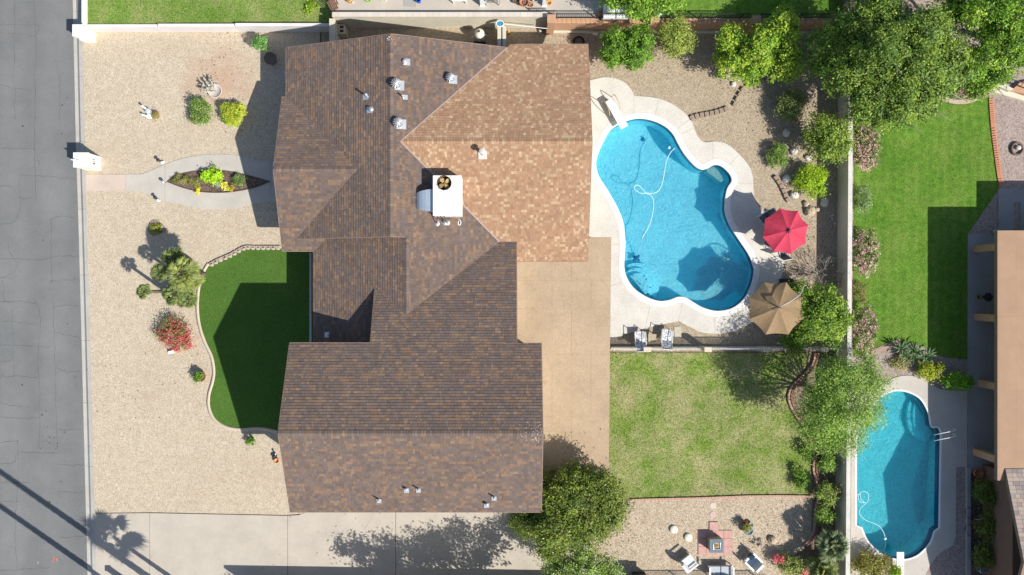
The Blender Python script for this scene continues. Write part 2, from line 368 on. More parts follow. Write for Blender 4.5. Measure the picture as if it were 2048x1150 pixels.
def frond_mesh(kind, L, pal, seed):
    key = (kind, round(L, 2), seed)
    if key in FROND: return FROND[key]
    rnd = random.Random(seed); m = MB()
    if kind == 'fan':
        pet = L*.5; m.tube([(0,0,0), (pet*.5,0,.06*L), (pet,0,.05*L)], [.018,.014,.01], 5, col=pal[1]); nb = 22
        for i in range(nb):
            a = math.radians(-115+230*i/(nb-1)); l = L*.55*(1-.25*abs(a)/2)*rnd.uniform(.9, 1.08); d = Vector((math.cos(a), math.sin(a), 0)); s = Vector((-d.y, d.x, 0)); o = Vector((pet, 0, .05*L))
            wd = .028*L/.8+.008; c = sc(pal[rnd.randrange(len(pal))], rnd.uniform(1.0, 1.75)); dr = rnd.uniform(.12, .32)*l
            m.add([o, o+d*l*.55+s*wd+Vector((0,0,.02)), o+d*l-Vector((0,0,dr)), o+d*l*.55-s*wd-Vector((0,0,.015))], [[0,1,2,3]], c)
    elif kind == 'blade':
        for sgn in (0,):
            c = sc(pal[rnd.randrange(len(pal))], rnd.uniform(.8, 1.2)); wd = L*.07
            m.add([(0,-wd*.5,0), (0,wd*.5,0), (L*.55,wd,.22*L), (L,0,.1*L), (L*.55,-wd,.22*L)], [[0,4,2,1], [4,3,2]], c)
    else:   # feather
        sp = [(0,0,0), (L*.35,0,.22*L), (L*.7,0,.24*L), (L,0,.06*L)]; path = spline(sp, k=6); m.tube(path, .008, 4, col=pal[0])
        for i, p in enumerate(path[1:]):
            for sg in (-1, 1):
                l = L*.22*(1-.5*abs(i/len(path)-.4)); c = sc(pal[rnd.randrange(len(pal))], rnd.uniform(.8, 1.2)); e = p+Vector((l*.45, sg*l, -.1*l)); m.add([p-Vector((.012,0,0)), p+Vector((.02,0,0)), e], [[0,1,2]], c)
    me = bpy.data.meshes.new('frond'); setmesh(me, m.v, m.f, LEAF, np.array(m.c, np.float32)); FROND[key] = me; return me
def palm(name, label, base, h, L, nf, pal, seed, kind='fan', group=None, trunk=.11, cat='palm', lean=(0,0), tilt=(-.3, 1.3)):
    rnd = random.Random(seed); b = base if isinstance(base, Vector) else P(*base); t = thing(name, label, cat, b, group); top = Vector((lean[0], lean[1], h))
    m = MB(); k = max(4, int(h*4)); m.tube([top*(i/k) for i in range(k+1)], [trunk*(1.25-.3*i/k)*(1+.12*(i % 2)) for i in range(k+1)], 9); m.build('trunk', BARK, t, world=False)
    for i in range(nf):
        me = frond_mesh(kind, L, pal, i % 4); o = bpy.data.objects.new('frond', me); C.objects.link(o); o.parent = t; o.location = top
        f = (i+.5)/nf; el = tilt[0]+(tilt[1]-tilt[0])*f**1.2; o.rotation_euler = (rnd.uniform(-.3,.3), -el, i*2.4+rnd.uniform(-.25,.25)); s = rnd.uniform(.82, 1.1)*(1-.25*f); o.scale = (s, s, s)
    return t
# ================================================================ THE SETTING
POOL = spline([P(*p) for p in [(1222,259),(1250,243),(1278,237),(1307,242),(1331,254),(1346,269),(1355,286),(1368,308),(1387,330),(1402,339),(1414,337),(1427,330),(1441,332),(1457,346),(1463,361),(1455,375),(1451,390),(1449,409),(1450,426),(1459,451),(1476,478),(1496,508),(1506,533),(1507,548),(1501,572),(1487,598),(1464,616),(1434,622),(1405,615),(1384,603),(1370,595),(1355,594),(1338,600),(1318,602),(1293,594),(1268,577),(1254,557),(1248,535),(1249,510),(1250,483),(1246,446),(1234,414),(1214,379),(1197,352),(1191.5,329),(1196,307),(1207,283)]], True, 4)
NPOOL = [P(*p) for p in [(1713,880),(1713,1050),(1724,1055)]]+spline([P(*p) for p in [(1724,1055),(1738,1084),(1768,1109),(1800,1118),(1832,1111),(1858,1086),(1867,1062)]], k=5)[1:]+[P(*p) for p in [(1877,1055),(1880,865)]]+spline([P(*p) for p in [(1880,865),(1875,856),(1861,853),(1855,825),(1837,796),(1802,782),(1768,790),(1743,818),(1722,850),(1713,880)]], k=5)[1:-1]
POOLC = offset(POOL, .30); NPOOLC = offset(NPOOL, .04)
big = [(-150,-150), (150,-150), (150,150), (-150,150)]
sheet('ground', big, -.20, DIRT, [POOLC, NPOOLC], 0)
re = [P(143,0), P(149,278), P(151.7,350), P(158.6,600), P(165.6,880), P(172.6,1150)]
def redge(y):                                   # asphalt edge x at world y
    return float(np.interp(-y, [-p.y for p in re], [p.x for p in re])) if abs(y) < 17.2 else (re[0].x+(y-re[0].y)*(-.0255) if y > 0 else re[-1].x+(y-re[-1].y)*(-.0255))
rg = random.Random(3)
pts = [(-120,-120), (redge(-120),-120)]+[(redge(y)+rg.uniform(-.02,.03), y) for y in np.arange(-24, 24, .25)]+[(redge(120),120), (-120,120)]
road = sheet('road', pts, -.12, ASPH, (), .05)
# cracks and patches in the asphalt
m = MB(); rg = random.Random(11)
def crack(pts, wd=.015):
    path = spline([P(*p, -.114) for p in pts], k=8); q = [p+Vector((rg.gauss(0,.025), rg.gauss(0,.025), 0)) for p in path]; ribbon(m, q, [wd*rg.uniform(.35,1.3) for _ in q])
for pt in [[(30,0),(28,60),(29,160),(30,240)], [(68,0),(72,90),(70,190),(69,290),(72,400)], [(0,65),(40,68),(70,72),(72,50),(0,50)], [(0,168),(25,176),(65,180)], [(110,118),(118,150),(120,190),(118,240)], [(0,296),(40,297),(70,300),(78,330)], [(0,372),(22,372),(40,395),(65,396)],
           [(0,448),(30,442),(40,410),(38,360)], [(42,350),(90,352),(125,356),(150,357)], [(100,440),(120,432),(150,435)], [(103,440),(102,500),(104,560),(106,562),(155,558)], [(0,518),(40,518),(80,520),(120,512),(156,512)], [(0,556),(22,548),(35,530),(20,505),(18,490)], [(6,560),(8,600),(24,605)], [(0,603),(40,603),(70,608)],
           [(108,615),(130,610),(158,612)], [(107,600),(108,680),(110,740),(112,820),(114,900)], [(0,644),(30,643),(70,648)], [(0,690),(60,692),(100,695)], [(112,663),(130,668),(160,676)], [(24,620),(26,700),(22,720),(0,722)], [(28,730),(26,752),(0,752)], [(27,752),(75,755)], [(112,735),(128,742),(140,744),(160,742)], [(0,805),(30,812),(45,812)], [(0,834),(40,836),(80,836)],
           [(116,860),(160,858)], [(0,886),(38,880)], [(35,880),(36,950),(33,1000),(30,1070),(36,1140)], [(38,905),(95,905),(115,906)], [(0,928),(28,925),(32,910)], [(120,930),(165,930)], [(0,965),(60,966)], [(118,983),(168,985)], [(0,1002),(40,1004)], [(120,1075),(170,1072)], [(0,1140),(60,1138),(100,1136)], [(68,600),(80,630),(76,720),(80,800),(78,900)]]: crack(pt)
m.build('crack', plain('tar_crack', (.07,.07,.075), .8), road, kind='stuff')
m = MB()
for x, y, dx, dy in [(76,1125,.05,.08)]: m.add([P(x,y,-.115)+Vector((a*dx, b*dy, 0)) for a, b in ((-1,-1),(1,-.9),(.7,.4),(.2,1),(-.8,.7))], [[0,1,2,3,4]])
m.build('paint_smear', plain('faded_white_paint', (.255,.26,.265), .8, .3, 6), road)
m = MB()
for x, y in [(106,1122),(114,1119),(108,1116)]: m.add([P(x,y,-.115)+Vector((a*.06, b*.10, 0)) for a, b in ((-1,-1),(1,-1),(1,1),(-1,1))], [[0,1,2,3]])
m.build('survey_mark', plain('red_spray', (.40,.16,.14), .8, .3, 6), road)
m = MB()
for _ in range(26): c = P(rg.uniform(20,150), rg.uniform(20,1100), -.115) if _ < 12 else P(105+rg.gauss(0,14), 870+rg.gauss(0,22), -.115); r = rg.uniform(.02,.06); m.add([c+Vector((math.cos(a)*r, math.sin(a)*r*rg.uniform(.6,1.2), 0)) for a in np.arange(0, 6.2, .9)], [list(range(7))])
m.build('oil_spot', plain('oil', (.05,.05,.055), .6), road, kind='stuff')
# curb: gutter pan and rolled kerb, one cast segment between two joints
curb = bpy.data.objects.new('curb', None); C.objects.link(curb); curb['kind'] = 'structure'; BASE[curb] = Vector()
ys = [-130, 22, 153, 283, 418, 550, 681, 806, 933, 1064, 1195, 1330]; prof = [(0,-.115), (.01,-.10), (.20,-.125), (.30,-.06), (.38,.005), (.60,.012), (.60,-.2), (0,-.2)]
for a, b in zip(ys, ys[1:]):
    ya, yb = P(0,a).y-.006, P(0,b).y+.006; m = MB(); k = len(prof); vs = [Vector((redge(y)+u, y, z)) for y in (ya, yb) for u, z in prof]
    m.add(vs, [[i, (i+1) % k, k+(i+1) % k, k+i] for i in range(k)]+[list(range(k)), list(range(k, 2*k))[::-1]]); m.build('curb_segment', CURBC, curb)
def cin(y): return redge(y)+.60
ly = [P(0,y).y for y in (-160, 40, 300, 600, 900, 1026)]
sheet('front_gravel_yard', [(cin(y)+.004, y) for y in ly[1:]]+[P(300,1024.5), P(575,1030), P(610,1027), P(640,1020), P(640,45)], 0, GRAV, (), .2)
# walkway
wk = bpy.data.objects.new('walkway', None); C.objects.link(wk); wk['kind'] = 'structure'; BASE[wk] = Vector()
sheet('slab', [(cin(P(0,349).y)+.004, P(0,349).y), P(251.5,349), P(251.5,381), (cin(P(0,382).y)+.004, P(0,382).y)], .03, WALKP, (), .15, None, wk)
bed = spline([P(*p) for p in [(334,364),(352,351),(390,342),(430,340),(468,344),(510,354),(541,363)]], k=4)[:-1]+spline([P(*p) for p in [(541,363),(512,375),(475,383),(440,386),(400,384),(366,376),(334,364)]], k=4)[:-1]
wt = spline([P(*p) for p in [(284,348.5),(310,338),(340,325),(375,315),(420,309),(468,310),(505,318),(530,322)]], k=4); wb = spline([P(*p) for p in [(530,404),(505,409),(480,414),(440,419),(400,417),(360,408),(330,403),(305,392),(282,382)]], k=4)
sheet('slab', [P(252.5,349)]+wt+[P(600,322), P(600,404)]+wb+[P(252.5,382)], .03, WALKC, [bed], .15, None, wk)
m = MB(); ribbon(m, [P(330,326,.034), P(330,361,.034)], .015); ribbon(m, [P(330,367,.034), P(330,402,.034)], .015); ribbon(m, [P(541,322,.034), P(541,404,.034)], .02); m.build('joint', plain('joint_dark', (.25,.22,.2)), wk)
sheet('flower_bed_soil', offset(bed, -.05), .014, SOIL, (), .1)
m = MB(); o_ = bed; i_ = offset(bed, -.045); k = len(o_); oo = ccw([(p[0], p[1]) for p in o_])
m.add([(p[0], p[1], .02) for p in oo]+[(p[0], p[1], .07) for p in oo]+[(p[0], p[1], .07) for p in i_]+[(p[0], p[1], 0) for p in i_], [[q*k+i, q*k+(i+1) % k, (q+1)*k+(i+1) % k, (q+1)*k+i] for q in range(3) for i in range(k)])
tag(m.build('bed_edging', plain('brown_edging', (.12,.08,.06), .7)), 'thin dark edging round the pointed flower bed in the walkway', 'edging')
# turf and its border
tl = spline([P(*p) for p in [(560,862),(535,856),(510,854),(485,856),(455,852),(432,838),(421,815),(421,790),(428,765),(431,742),(426,712),(412,682),(402,650),(398,615),(401,575),(410,545),(420,528)]], k=4)
tb = tl+[P(438,520), P(462,508), P(492,495), P(520,497), P(565,497), P(640,497), P(640,900), P(600,880)]
sheet('artificial_turf', tb, .02, TURF, (), .1)
m = MB(); k = len(tl); A = [(p.x, p.y) for p in tl]; nrm = []
for i in range(k): d = Vector(A[min(i+1,k-1)])-Vector(A[max(i-1,0)]); nrm.append(Vector((-d.y, d.x)).normalized())
L_ = [Vector(a)+n*.17 for a, n in zip(A, nrm)]; pr = [(A, -.05), (A, .055), ([Vector(a)+n*.085 for a, n in zip(A, nrm)], .07), (L_, .055), (L_, -.05)]
m.add([(p[0], p[1], z) for q, z in pr for p in q], [[a*k+i, a*k+i+1, (a+1)*k+i+1, (a+1)*k+i] for a in range(4) for i in range(k-1)])
tag(m.build('turf_border', EDGE, None, True), 'curved pale concrete border along the artificial turf', 'border')
sb = thing('scalloped_edging', 'row of pale scalloped edging blocks along the top of the artificial turf', 'edging', P(490,500)); path = spline([P(*p) for p in [(419,530),(432,522),(462,509),(490,494),(512,494),(540,494),(563,494)]], k=24); acc = 0; last = path[0]; BW = .29
for p in path:
    if (p-last).length >= BW:
        d = p-last; c = (p+last)/2; mm = MB(); mm.box((0,0,.05), (BW*.93,.13,.14)); mm.lathe([(BW*.40,-.02),(BW*.40,.12)], (0,-.07,0), 12)
        o = mm.build('edging_block', EDGB, None, world=False); o.parent = sb; o.location = c-BASE[sb]; o.rotation_euler.z = math.atan2(d.y, d.x); last = p
m = MB(); m.box(P(621.5,596,.05), (.13, 5.4, .14)); tag(m.build('mow_strip', plain('grey_strip', (.45,.46,.48))), 'narrow grey concrete strip between the turf and the house', 'border')
# driveway
dv = bpy.data.objects.new('driveway', None); C.objects.link(dv); dv['kind'] = 'structure'; BASE[dv] = Vector()
g = .3
yb_ = P(0,1166).y
for pl in [[(cin(ly[5])+.006, ly[5]-.03), P(299,1026), P(299,1166), (cin(yb_), yb_)], [P(300,1026), P(575,1031.5), P(575,1166), P(300,1166)], [P(576,1031.5), P(598,1030), P(618,1022), P(660,1000), P(791,1000), P(791,1166), P(576,1166)], [P(792,1000), P(1176,1000), P(1176,1166), P(792,1166)]]: sheet('slab', pl, .02, CONC, (), .2, None, dv)
m = MB(); rg = random.Random(5); q = [P(745,1026,.024), P(741,1040,.024), P(733,1052,.024), P(728,1060,.024)]; ribbon(m, spline(q, k=5), .012); m.build('crack', plain('thin_crack', (.3,.26,.22)), dv)
# back yard
yard = [P(642,40), P(1702,40), P(1694,703), P(900,703), P(642,500)]
sheet('back_gravel_yard', yard, 0, GRAV2, [POOLC], .2)
deck = spline([P(*p) for p in [(1180,161),(1207,155),(1231,157.5),(1251,167),(1263,181),(1268,192)]], k=4)+spline([P(*p) for p in [(1268,192),(1295,194),(1319,198),(1343,208),(1365,223),(1380,238),(1388,257),(1397,276),(1410,285),(1429,283),(1453,288.5),(1477,308),(1497,332),(1505,354),(1507,385),(1513,407),(1530,424),(1560,434),(1573,470),(1569,519),(1563,550),(1556,600),(1530,628),(1496,649),(1476,659),(1452,666),(1427,667),(1402,664),(1377,652.5),(1357.5,642)]], k=4)[1:]+spline([P(*p) for p in [(1357.5,642),(1328,648),(1278,659),(1241,672),(1220,676)]], k=4)[1:]+[P(1120,676), P(1120,161)]
pd = sheet('pool_deck', deck, .05, DECKC, [POOLC], .15)
m = MB()
for a, b in [((1268,193),(1268,225)), ((1318,199),(1309,233)), ((1380,238),(1355,257)), ((1387,257),(1362,268)), ((1426,284),(1426,321)), ((1477,309),(1458,331)), ((1511,405),(1463,385)), ((1506,367),(1478,366)), ((1290,660),(1300,612)), ((1357,642),(1365,607)), ((1430,667),(1430,634)), ((1220,573),(1244,565)), ((1222,490),(1238,488)), ((1180,240),(1198,262)), ((1490,470),(1524,452)), ((1520,560),(1512,551))]:
    ribbon(m, [P(*a,.054), P(*b,.054)], .018)
m.build('joint', plain('deck_joint', (.38,.34,.29)), pd)
sheet('patio_slab', [P(1060,705), P(1212,705), P(1211,1000), P(1060,1000)], .03, CONC, (), .15)
lawn = [P(1214,706), P(1619,706)]+spline([P(*p) for p in [(1619,706),(1610,735),(1590,757),(1575,775),(1572,795),(1580,822),(1598,848),(1616,885),(1622,920),(1624,960),(1622,991)]], k=4)[1:]+[P(1500,990), P(1400,994), P(1258,998), P(1213,999)]
sheet('bed_ground', [P(1213,704), P(1694,704), P(1692,1400), P(1178,1400), P(1178,1001), P(1213,1001)], -.012, DIRT, (), .1)
sheet('back_lawn', lawn, .02, LAWN, (), .05)
sheet('patio_gravel', [P(1178,1001), P(1258,1001), P(1400,997), P(1500,993), P(1624,994), P(1622,1085), P(1590,1110), P(1560,1170), P(1178,1170)], .012, GRAV3, (), .05)
# brick edging along the lawn's lower edge and the curved double row on its right
def brick_row(parent, path, L, W, Hh, mat, z=.05, name='brick', jit=.02, gap=.94):
    last = Vector(path[0]); k = 0
    mm = MB(); mm.box((0,0,0), (L*gap, W, Hh)); me = bpy.data.meshes.new(name); setmesh(me, mm.v, mm.f, mat)
    for p in path[1:]:
        p = Vector(p)
        while (p-last).length >= L:
            d = (p-last).normalized(); c = last+d*L/2; o = bpy.data.objects.new(name, me); C.objects.link(o); o.parent = parent; o.location = (c.x, c.y, z+R.uniform(-.008,.008)); o.location -= BASE[parent]*1.0 if False else Vector((BASE[parent].x, BASE[parent].y, 0)); o.rotation_euler.z = math.atan2(d.y, d.x)+R.uniform(-jit, jit); last = last+d*L; k += 1
e1 = thing('brick_edging', 'straight red brick edging between the back lawn and the gravel patio', 'edging', P(1440,996))
brick_row(e1, [P(1262,999), P(1330,997), P(1400,995.5), P(1500,991.5), P(1560,991), P(1622,992)], .20, .11, .12, REDB)
e2 = thing('brick_edging', 'curving red brick edging beside the planting bed along the cream wall', 'edging', P(1600,760))
cv = spline([P(*p) for p in [(1630,706),(1624,730),(1607,750),(1590,765),(1578,783),(1577,803),(1588,826),(1605,850),(1620,880),(1627,910),(1626,940),(1633,965),(1636,990),(1632,1012),(1629,1035),(1627,1060),(1616,1082),(1600,1096)]], k=10)
brick_row(e2, cv, .21, .12, .14, REDB, .06); brick_row(e2, [p+Vector((.15,.02,0)) for p in cv], .21, .1, .22, plain('dark_red_brick', (.25,.12,.09), .85, .25, 9), .06)
e3 = thing('block_edging', 'crooked brown block edging across the back gravel beside the pool deck', 'edging', P(1440,225))
def blocks(parent, pts, L, W):
    path = spline([P(*p) for p in pts], k=12); brick_row(parent, path, L, W, .16, BRNB, .07, 'edging_block', .12, .8)
blocks(e3, [(1379,238),(1395,232),(1420,228),(1445,221),(1465,213)], .30, .26); blocks(e3, [(1465,213),(1472,198),(1480,184),(1489,170)], .34, .1); blocks(e3, [(1489,170),(1505,163),(1530,159),(1555,157),(1580,155)], .30, .26)
blocks(e3, [(1548,352),(1562,372),(1572,395),(1582,412)], .3, .24)

# ---- neighbour's ground on the right
sheet('side_gravel', [P(1708,-300), P(2500,-300), P(2500,1500), P(1698,1500)], 0, GRAVN, [NPOOLC], .2)
nl = [P(1709,180), P(1976,180), P(1978,200), P(1981,250), P(1987,300), P(1998,378), P(1934,470), P(1934,719)]+spline([P(*p) for p in [(1934,719),(1905,716),(1880,712),(1860,700),(1835,690),(1790,684),(1765,694),(1742,706)]], k=3)[1:]+[P(1706,712)]
sheet('side_lawn', nl, .02, LAWNN, (), .05)
ne = thing('brick_edging', 'orange brick edging between the side lawn and pink gravel', 'edging', P(1985,285)); pth = spline([P(*p) for p in [(1981,195),(1985,250),(1991,300),(1997,345),(2002,374)]], k=30)
mm = MB(); mm.box((0,0,0), (.10,.30,.1)); me_ = bpy.data.meshes.new('brick'); setmesh(me_, mm.v, mm.f, plain('orange_red_brick', (.48,.22,.13), .85, .2, 9)); last = pth[0]
for p in pth:
    if (p-last).length >= .105: d = p-last; o = bpy.data.objects.new('brick', me_); C.objects.link(o); o.parent = ne; o.location = p-BASE[ne]+Vector((0,0,.03)); o.rotation_euler.z = math.atan2(d.y, d.x); last = p
sheet('side_patio', [P(1996,378), P(2300,378), P(2300,946), P(1935,946), P(1935,468), P(1996,468)], .035, PATC, [[P(2027,405), P(2040,405), P(2040,462), P(2027,462)]], .1)
nd = sheet('side_pool_deck', [P(1703,775), P(1745,790)]+spline([P(*p) for p in [(1745,790),(1765,768),(1800,752),(1840,754),(1862,768),(1880,778),(1900,780),(1934,782)]], k=3)[1:]+[P(1934,934), P(1912,934), P(1911,1070)]+spline([P(*p) for p in [(1911,1070),(1905,1090),(1885,1102),(1868,1118),(1850,1150),(1840,1190)]], k=3)[1:]+[P(1700,1190)], .03, NDECK, [NPOOLC], .1)
m = MB(); m.box(P(1936,1045,.08), (.22, 6.6, .18)); tag(m.build('planter_curb', PATC), 'grey concrete curb along the dark planting strip beside the house', 'curb')
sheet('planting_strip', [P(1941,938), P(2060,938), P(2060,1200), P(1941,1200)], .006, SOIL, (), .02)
m = MB(); c3 = spline([P(*p) for p in [(1868,191),(1885,198),(1910,204),(1935,203),(1952,197)]], k=5); ribbon(m, [p+Vector((0,0,.06)) for p in c3], .22); ribbon(m, [p+Vector((0,0,.059)) for p in c3], .26)
tag(m.build('lawn_border', plain('pink_border', (.48,.36,.30))), 'short curved pink border under the tree at the top of the side lawn', 'border')
m = MB(); c3 = spline([P(*p) for p in [(1742,706),(1765,694),(1790,684),(1800,682)]], k=5)
for q in (0, 1): ribbon(m, [p+Vector((0,-.1*q,.05+.006*q)) for p in c3], .2)
tag(m.build('lawn_border', plain('brown_border', (.34,.24,.19))), 'low brown border at the foot of the side lawn by the pink hedge', 'border')

# ---- swimming pools
def poolmat(name, c):
    m, n, b = newmat(name); t = noise(n, 1.2, 6, .6); v = n.nodes.new('ShaderNodeTexVoronoi'); v.inputs['Scale'].default_value = 9; n.links.new(tc(n), v.inputs['Vector'])
    q = ramp(n, t.outputs[0], [(.3, sc(c, .93)), (.7, sc(c, 1.05))]); n.links.new(q, b.inputs['Base Color']); b.inputs['Roughness'].default_value = .7; b.subsurface_method = 'BURLEY'; b.inputs['Subsurface Weight'].default_value = .35; b.inputs['Subsurface Radius'].default_value = (.08,.8,1.3); b.inputs['Subsurface Scale'].default_value = 1.0; return m
def watermat(name, tint, scat, amt):
    m, n, b = newmat(name); n.nodes.remove(b); out = n.nodes['Material Output']
    w1 = noise(n, 2.6, 3, .55, dist=2.2); w2 = noise(n, 7.5, 2, .5, dist=1.5); ad = n.nodes.new('ShaderNodeMath'); ad.operation = 'ADD'; n.links.new(w1.outputs[0], ad.inputs[0]); n.links.new(w2.outputs[0], ad.inputs[1])
    tr = n.nodes.new('ShaderNodeBsdfTransparent'); n.links.new(ramp(n, ad.outputs[0], [(.42, sc(tint, .9)), (.5, tint), (.58, sc(tint, 1.12))]), tr.inputs[0])
    ad2 = n.nodes.new('ShaderNodeMath'); ad2.operation = 'MULTIPLY'; ad2.inputs[1].default_value = .5; n.links.new(ad.outputs[0], ad2.inputs[0])
    tr_c = ramp(n, ad2.outputs[0], [(.40, sc(tint, .84)), (.5, sc(tint, .97)), (.60, sc(tint, 1.1))]); n.links.new(tr_c, tr.inputs[0])  # noise in the tint imitates caustic light ripples, painted into the water colour
    df = n.nodes.new('ShaderNodeBsdfDiffuse'); df.inputs[0].default_value = (*scat, 1)
    gl = n.nodes.new('ShaderNodeBsdfGlossy'); gl.inputs['Roughness'].default_value = .08
    bp = n.nodes.new('ShaderNodeBump'); bp.inputs['Strength'].default_value = .04; bp.inputs['Distance'].default_value = .05; n.links.new(ad.outputs[0], bp.inputs['Height'])
    n.links.new(bp.outputs[0], gl.inputs['Normal'])
    fr = n.nodes.new('ShaderNodeFresnel'); fr.inputs['IOR'].default_value = 1.33; n.links.new(bp.outputs[0], fr.inputs['Normal'])
    m1 = n.nodes.new('ShaderNodeMixShader'); m1.inputs[0].default_value = amt; n.links.new(tr.outputs[0], m1.inputs[1]); n.links.new(df.outputs[0], m1.inputs[2])
    m2 = n.nodes.new('ShaderNodeMixShader'); n.links.new(fr.outputs[0], m2.inputs[0]); n.links.new(m1.outputs[0], m2.inputs[1]); n.links.new(gl.outputs[0], m2.inputs[2]); n.links.new(m2.outputs[0], out.inputs[0]); return m
PLAST = poolmat('pool_plaster', (.36,.85,.99)); PLASTN = poolmat('old_pool_plaster', (.22,.78,.86))
TILE = plain('blue_waterline_tile', (.03,.10,.22), .3, .5, 12, spec=.5)
def pool(name, label, outline, zf, plast, wat, wlab, cope=None, cz=.062):
    ol = ccw([(p[0], p[1]) for p in outline]); t = thing(name, label, 'pool', Vector((0,0,0))); k = len(ol)
    sheet('floor', ol, 0, plast, (), 0, None, t, zf=zf)
    m = MB(); m.add([(p[0], p[1], -.45) for p in ol]+[(p[0], p[1], zf(*p)-.005) for p in ol], [[i, (i+1) % k, k+(i+1) % k, k+i] for i in range(k)]); m.build('wall', plast, t)
    m = MB(); m.add([(p[0], p[1], .04) for p in ol]+[(p[0], p[1], -.45) for p in ol], [[i, (i+1) % k, k+(i+1) % k, k+i] for i in range(k)]); m.build('tile_band', TILE, t)
    if cope:
        oo = ccw(offset(ol, cope)); ii = offset(ol, -.012); m = MB()
        m.add([(p[0], p[1], 0) for p in oo]+[(p[0], p[1], cz-.008) for p in oo]+[(p[0]*.9+q[0]*.1, p[1]*.9+q[1]*.1, cz) for p, q in zip(oo, ii)]+[(p[0]*.1+q[0]*.9, p[1]*.1+q[1]*.9, cz+.004) for p, q in zip(oo, ii)]+[(p[0], p[1], cz-.012) for p in ii]+[(p[0], p[1], 0) for p in ii], [[q*k+i, q*k+(i+1) % k, (q+1)*k+(i+1) % k, (q+1)*k+i] for q in range(5) for i in range(k)]); m.build('coping', COPE, t)
    wo = sheet(name+'_water', offset(ol, -.004), -.07, wat, (), 0); return t
WAT = watermat('pool_water', (.80,.98,1.0), (.0,.45,.80), .10); WATN = watermat('still_pool_water', (.66,.94,.97), (.0,.26,.36), .10)
def zmain(x, y): return -float(np.interp(y, [-1.4, 1.5, 4, 8, 9.9], [.92, .95, 1.05, 1.5, 1.5]))
def znb(x, y): return -float(np.interp(y, [-16.3, -12, -9, -6.2], [1.5, 1.5, .95, .75]))
pl = pool('swimming_pool', 'large kidney-shaped blue pool with white coping behind the house', POOL, zmain, PLAST, WAT, '', .33)
m = MB()
for i, (off_, z) in enumerate([((1302,572), -.24), ((1308,566), -.44), ((1314,560), -.64)]):
    r = .72+.32*i; c = P(1278,570)
    pts = [c+Vector((math.cos(a), math.sin(a), 0))*(r*1.0) for a in np.linspace(-.9, 2.3, 14)]+[P(1262,572), P(1290,596)]
    m.prism([p for p in pts if inside(p.x, p.y, [(q.x, q.y) for q in POOL])], -.9, z)
m.build('step', PLAST, pl)
m = MB(); m.prism(PP([(1416,337),(1428,331),(1437,337),(1447,352),(1449,360),(1444,363),(1430,352),(1416,342)]), -.9, -.25); m.build('bench', plain('bench_plaster', (.40,.52,.48), .7, .15, 4), pl)
for c, nn in (((1293,559),1),((1281,568),1),((1275,563),1),((1301,575),1),((1289,552),1),((1278,583),1),((1267,539),1),((1265,550),1)):
    mm = MB(); mm.lathe([(.035,-.02),(.035,.02)], P(*c,-.2), 8); mm.build('step_marker', TILE, pl)
m = MB(); m.lathe([(.13,0),(.13,.03),(.05,.04)], P(1285,279,-1.52), 14); m.build('main_drain', plain('drain_blue', (.03,.2,.3)), pl)
nb = pool('oval_swimming_pool', 'long oval blue-green pool beyond the cream wall on the right', NPOOL, znb, PLASTN, WATN, '', .10, .036)
m = MB()
for i in range(2):
    z = -.48-.12*i; c = P(1862,835); m.prism([p for p in [c+Vector((math.cos(a)*(.8+.28*i), math.sin(a)*(1.3+.28*i), 0)) for a in np.linspace(0, 6.28, 26)] if inside(p.x, p.y, [(q[0], q[1]) for q in NPOOL])], -.9, z)
m.build('step', PLASTN, nb)

# ---- the higher ground at the top
ZT = 1.2
sheet('upper_patio', [P(664,27,ZT), P(664,-300,ZT), P(1236,-300,ZT), P(1236,40,ZT), P(1096,40,ZT), P(1096,27,ZT)], ZT, concrete('upper_concrete', (.52,.47,.40), (.42,.36,.3), .3), (), 1.3)
sheet('upper_lawn', [P(1237,40,ZT), P(1237,-300,ZT), P(2100,-300,ZT), P(2100,-20,ZT), P(1722,-20,ZT), P(1716,45,ZT)], ZT, LAWNN, (), 1.3)
sheet('front_neighbor_lawn', [P(170,48,.6), P(170,-300,.6), P(663,-300,.6), P(663,44,.6)], .6, LAWNL, (), .7)
# ================================================================ THE HOUSE
house = thing('house', 'sprawling house with brown shingle roofs, tan shingled wing and flat tan patio roof', 'house', P(820,560))
roof_dark = [(.158,.120,.103), (.168,.128,.109), (.148,.113,.099), (.178,.135,.114), (.156,.121,.108), (.165,.122,.099), (.148,.117,.106)]
roof_spot = [(.225,.146,.103), (.215,.142,.10), (.24,.163,.111), (.20,.14,.105)]
tan_base = [(.385,.24,.148), (.365,.222,.138), (.40,.25,.156), (.38,.235,.146), (.355,.215,.135)]
tan_spot = [(.475,.335,.212), (.45,.31,.192), (.495,.355,.226)]
def clip(poly, u0, u1, v0, v1):
    for ax, lim, sg in ((0,u0,1), (0,u1,-1), (1,v0,1), (1,v1,-1)):
        out = []
        for i in range(len(poly)):
            a, b = poly[i-1], poly[i]; da, db = (a[ax]-lim)*sg, (b[ax]-lim)*sg
            if (da >= 0) != (db >= 0): t = da/(da-db); out.append((a[0]+(b[0]-a[0])*t, a[1]+(b[1]-a[1])*t))
            if db >= 0: out.append(b)
        poly = out
        if len(poly) < 3: return []
    return poly
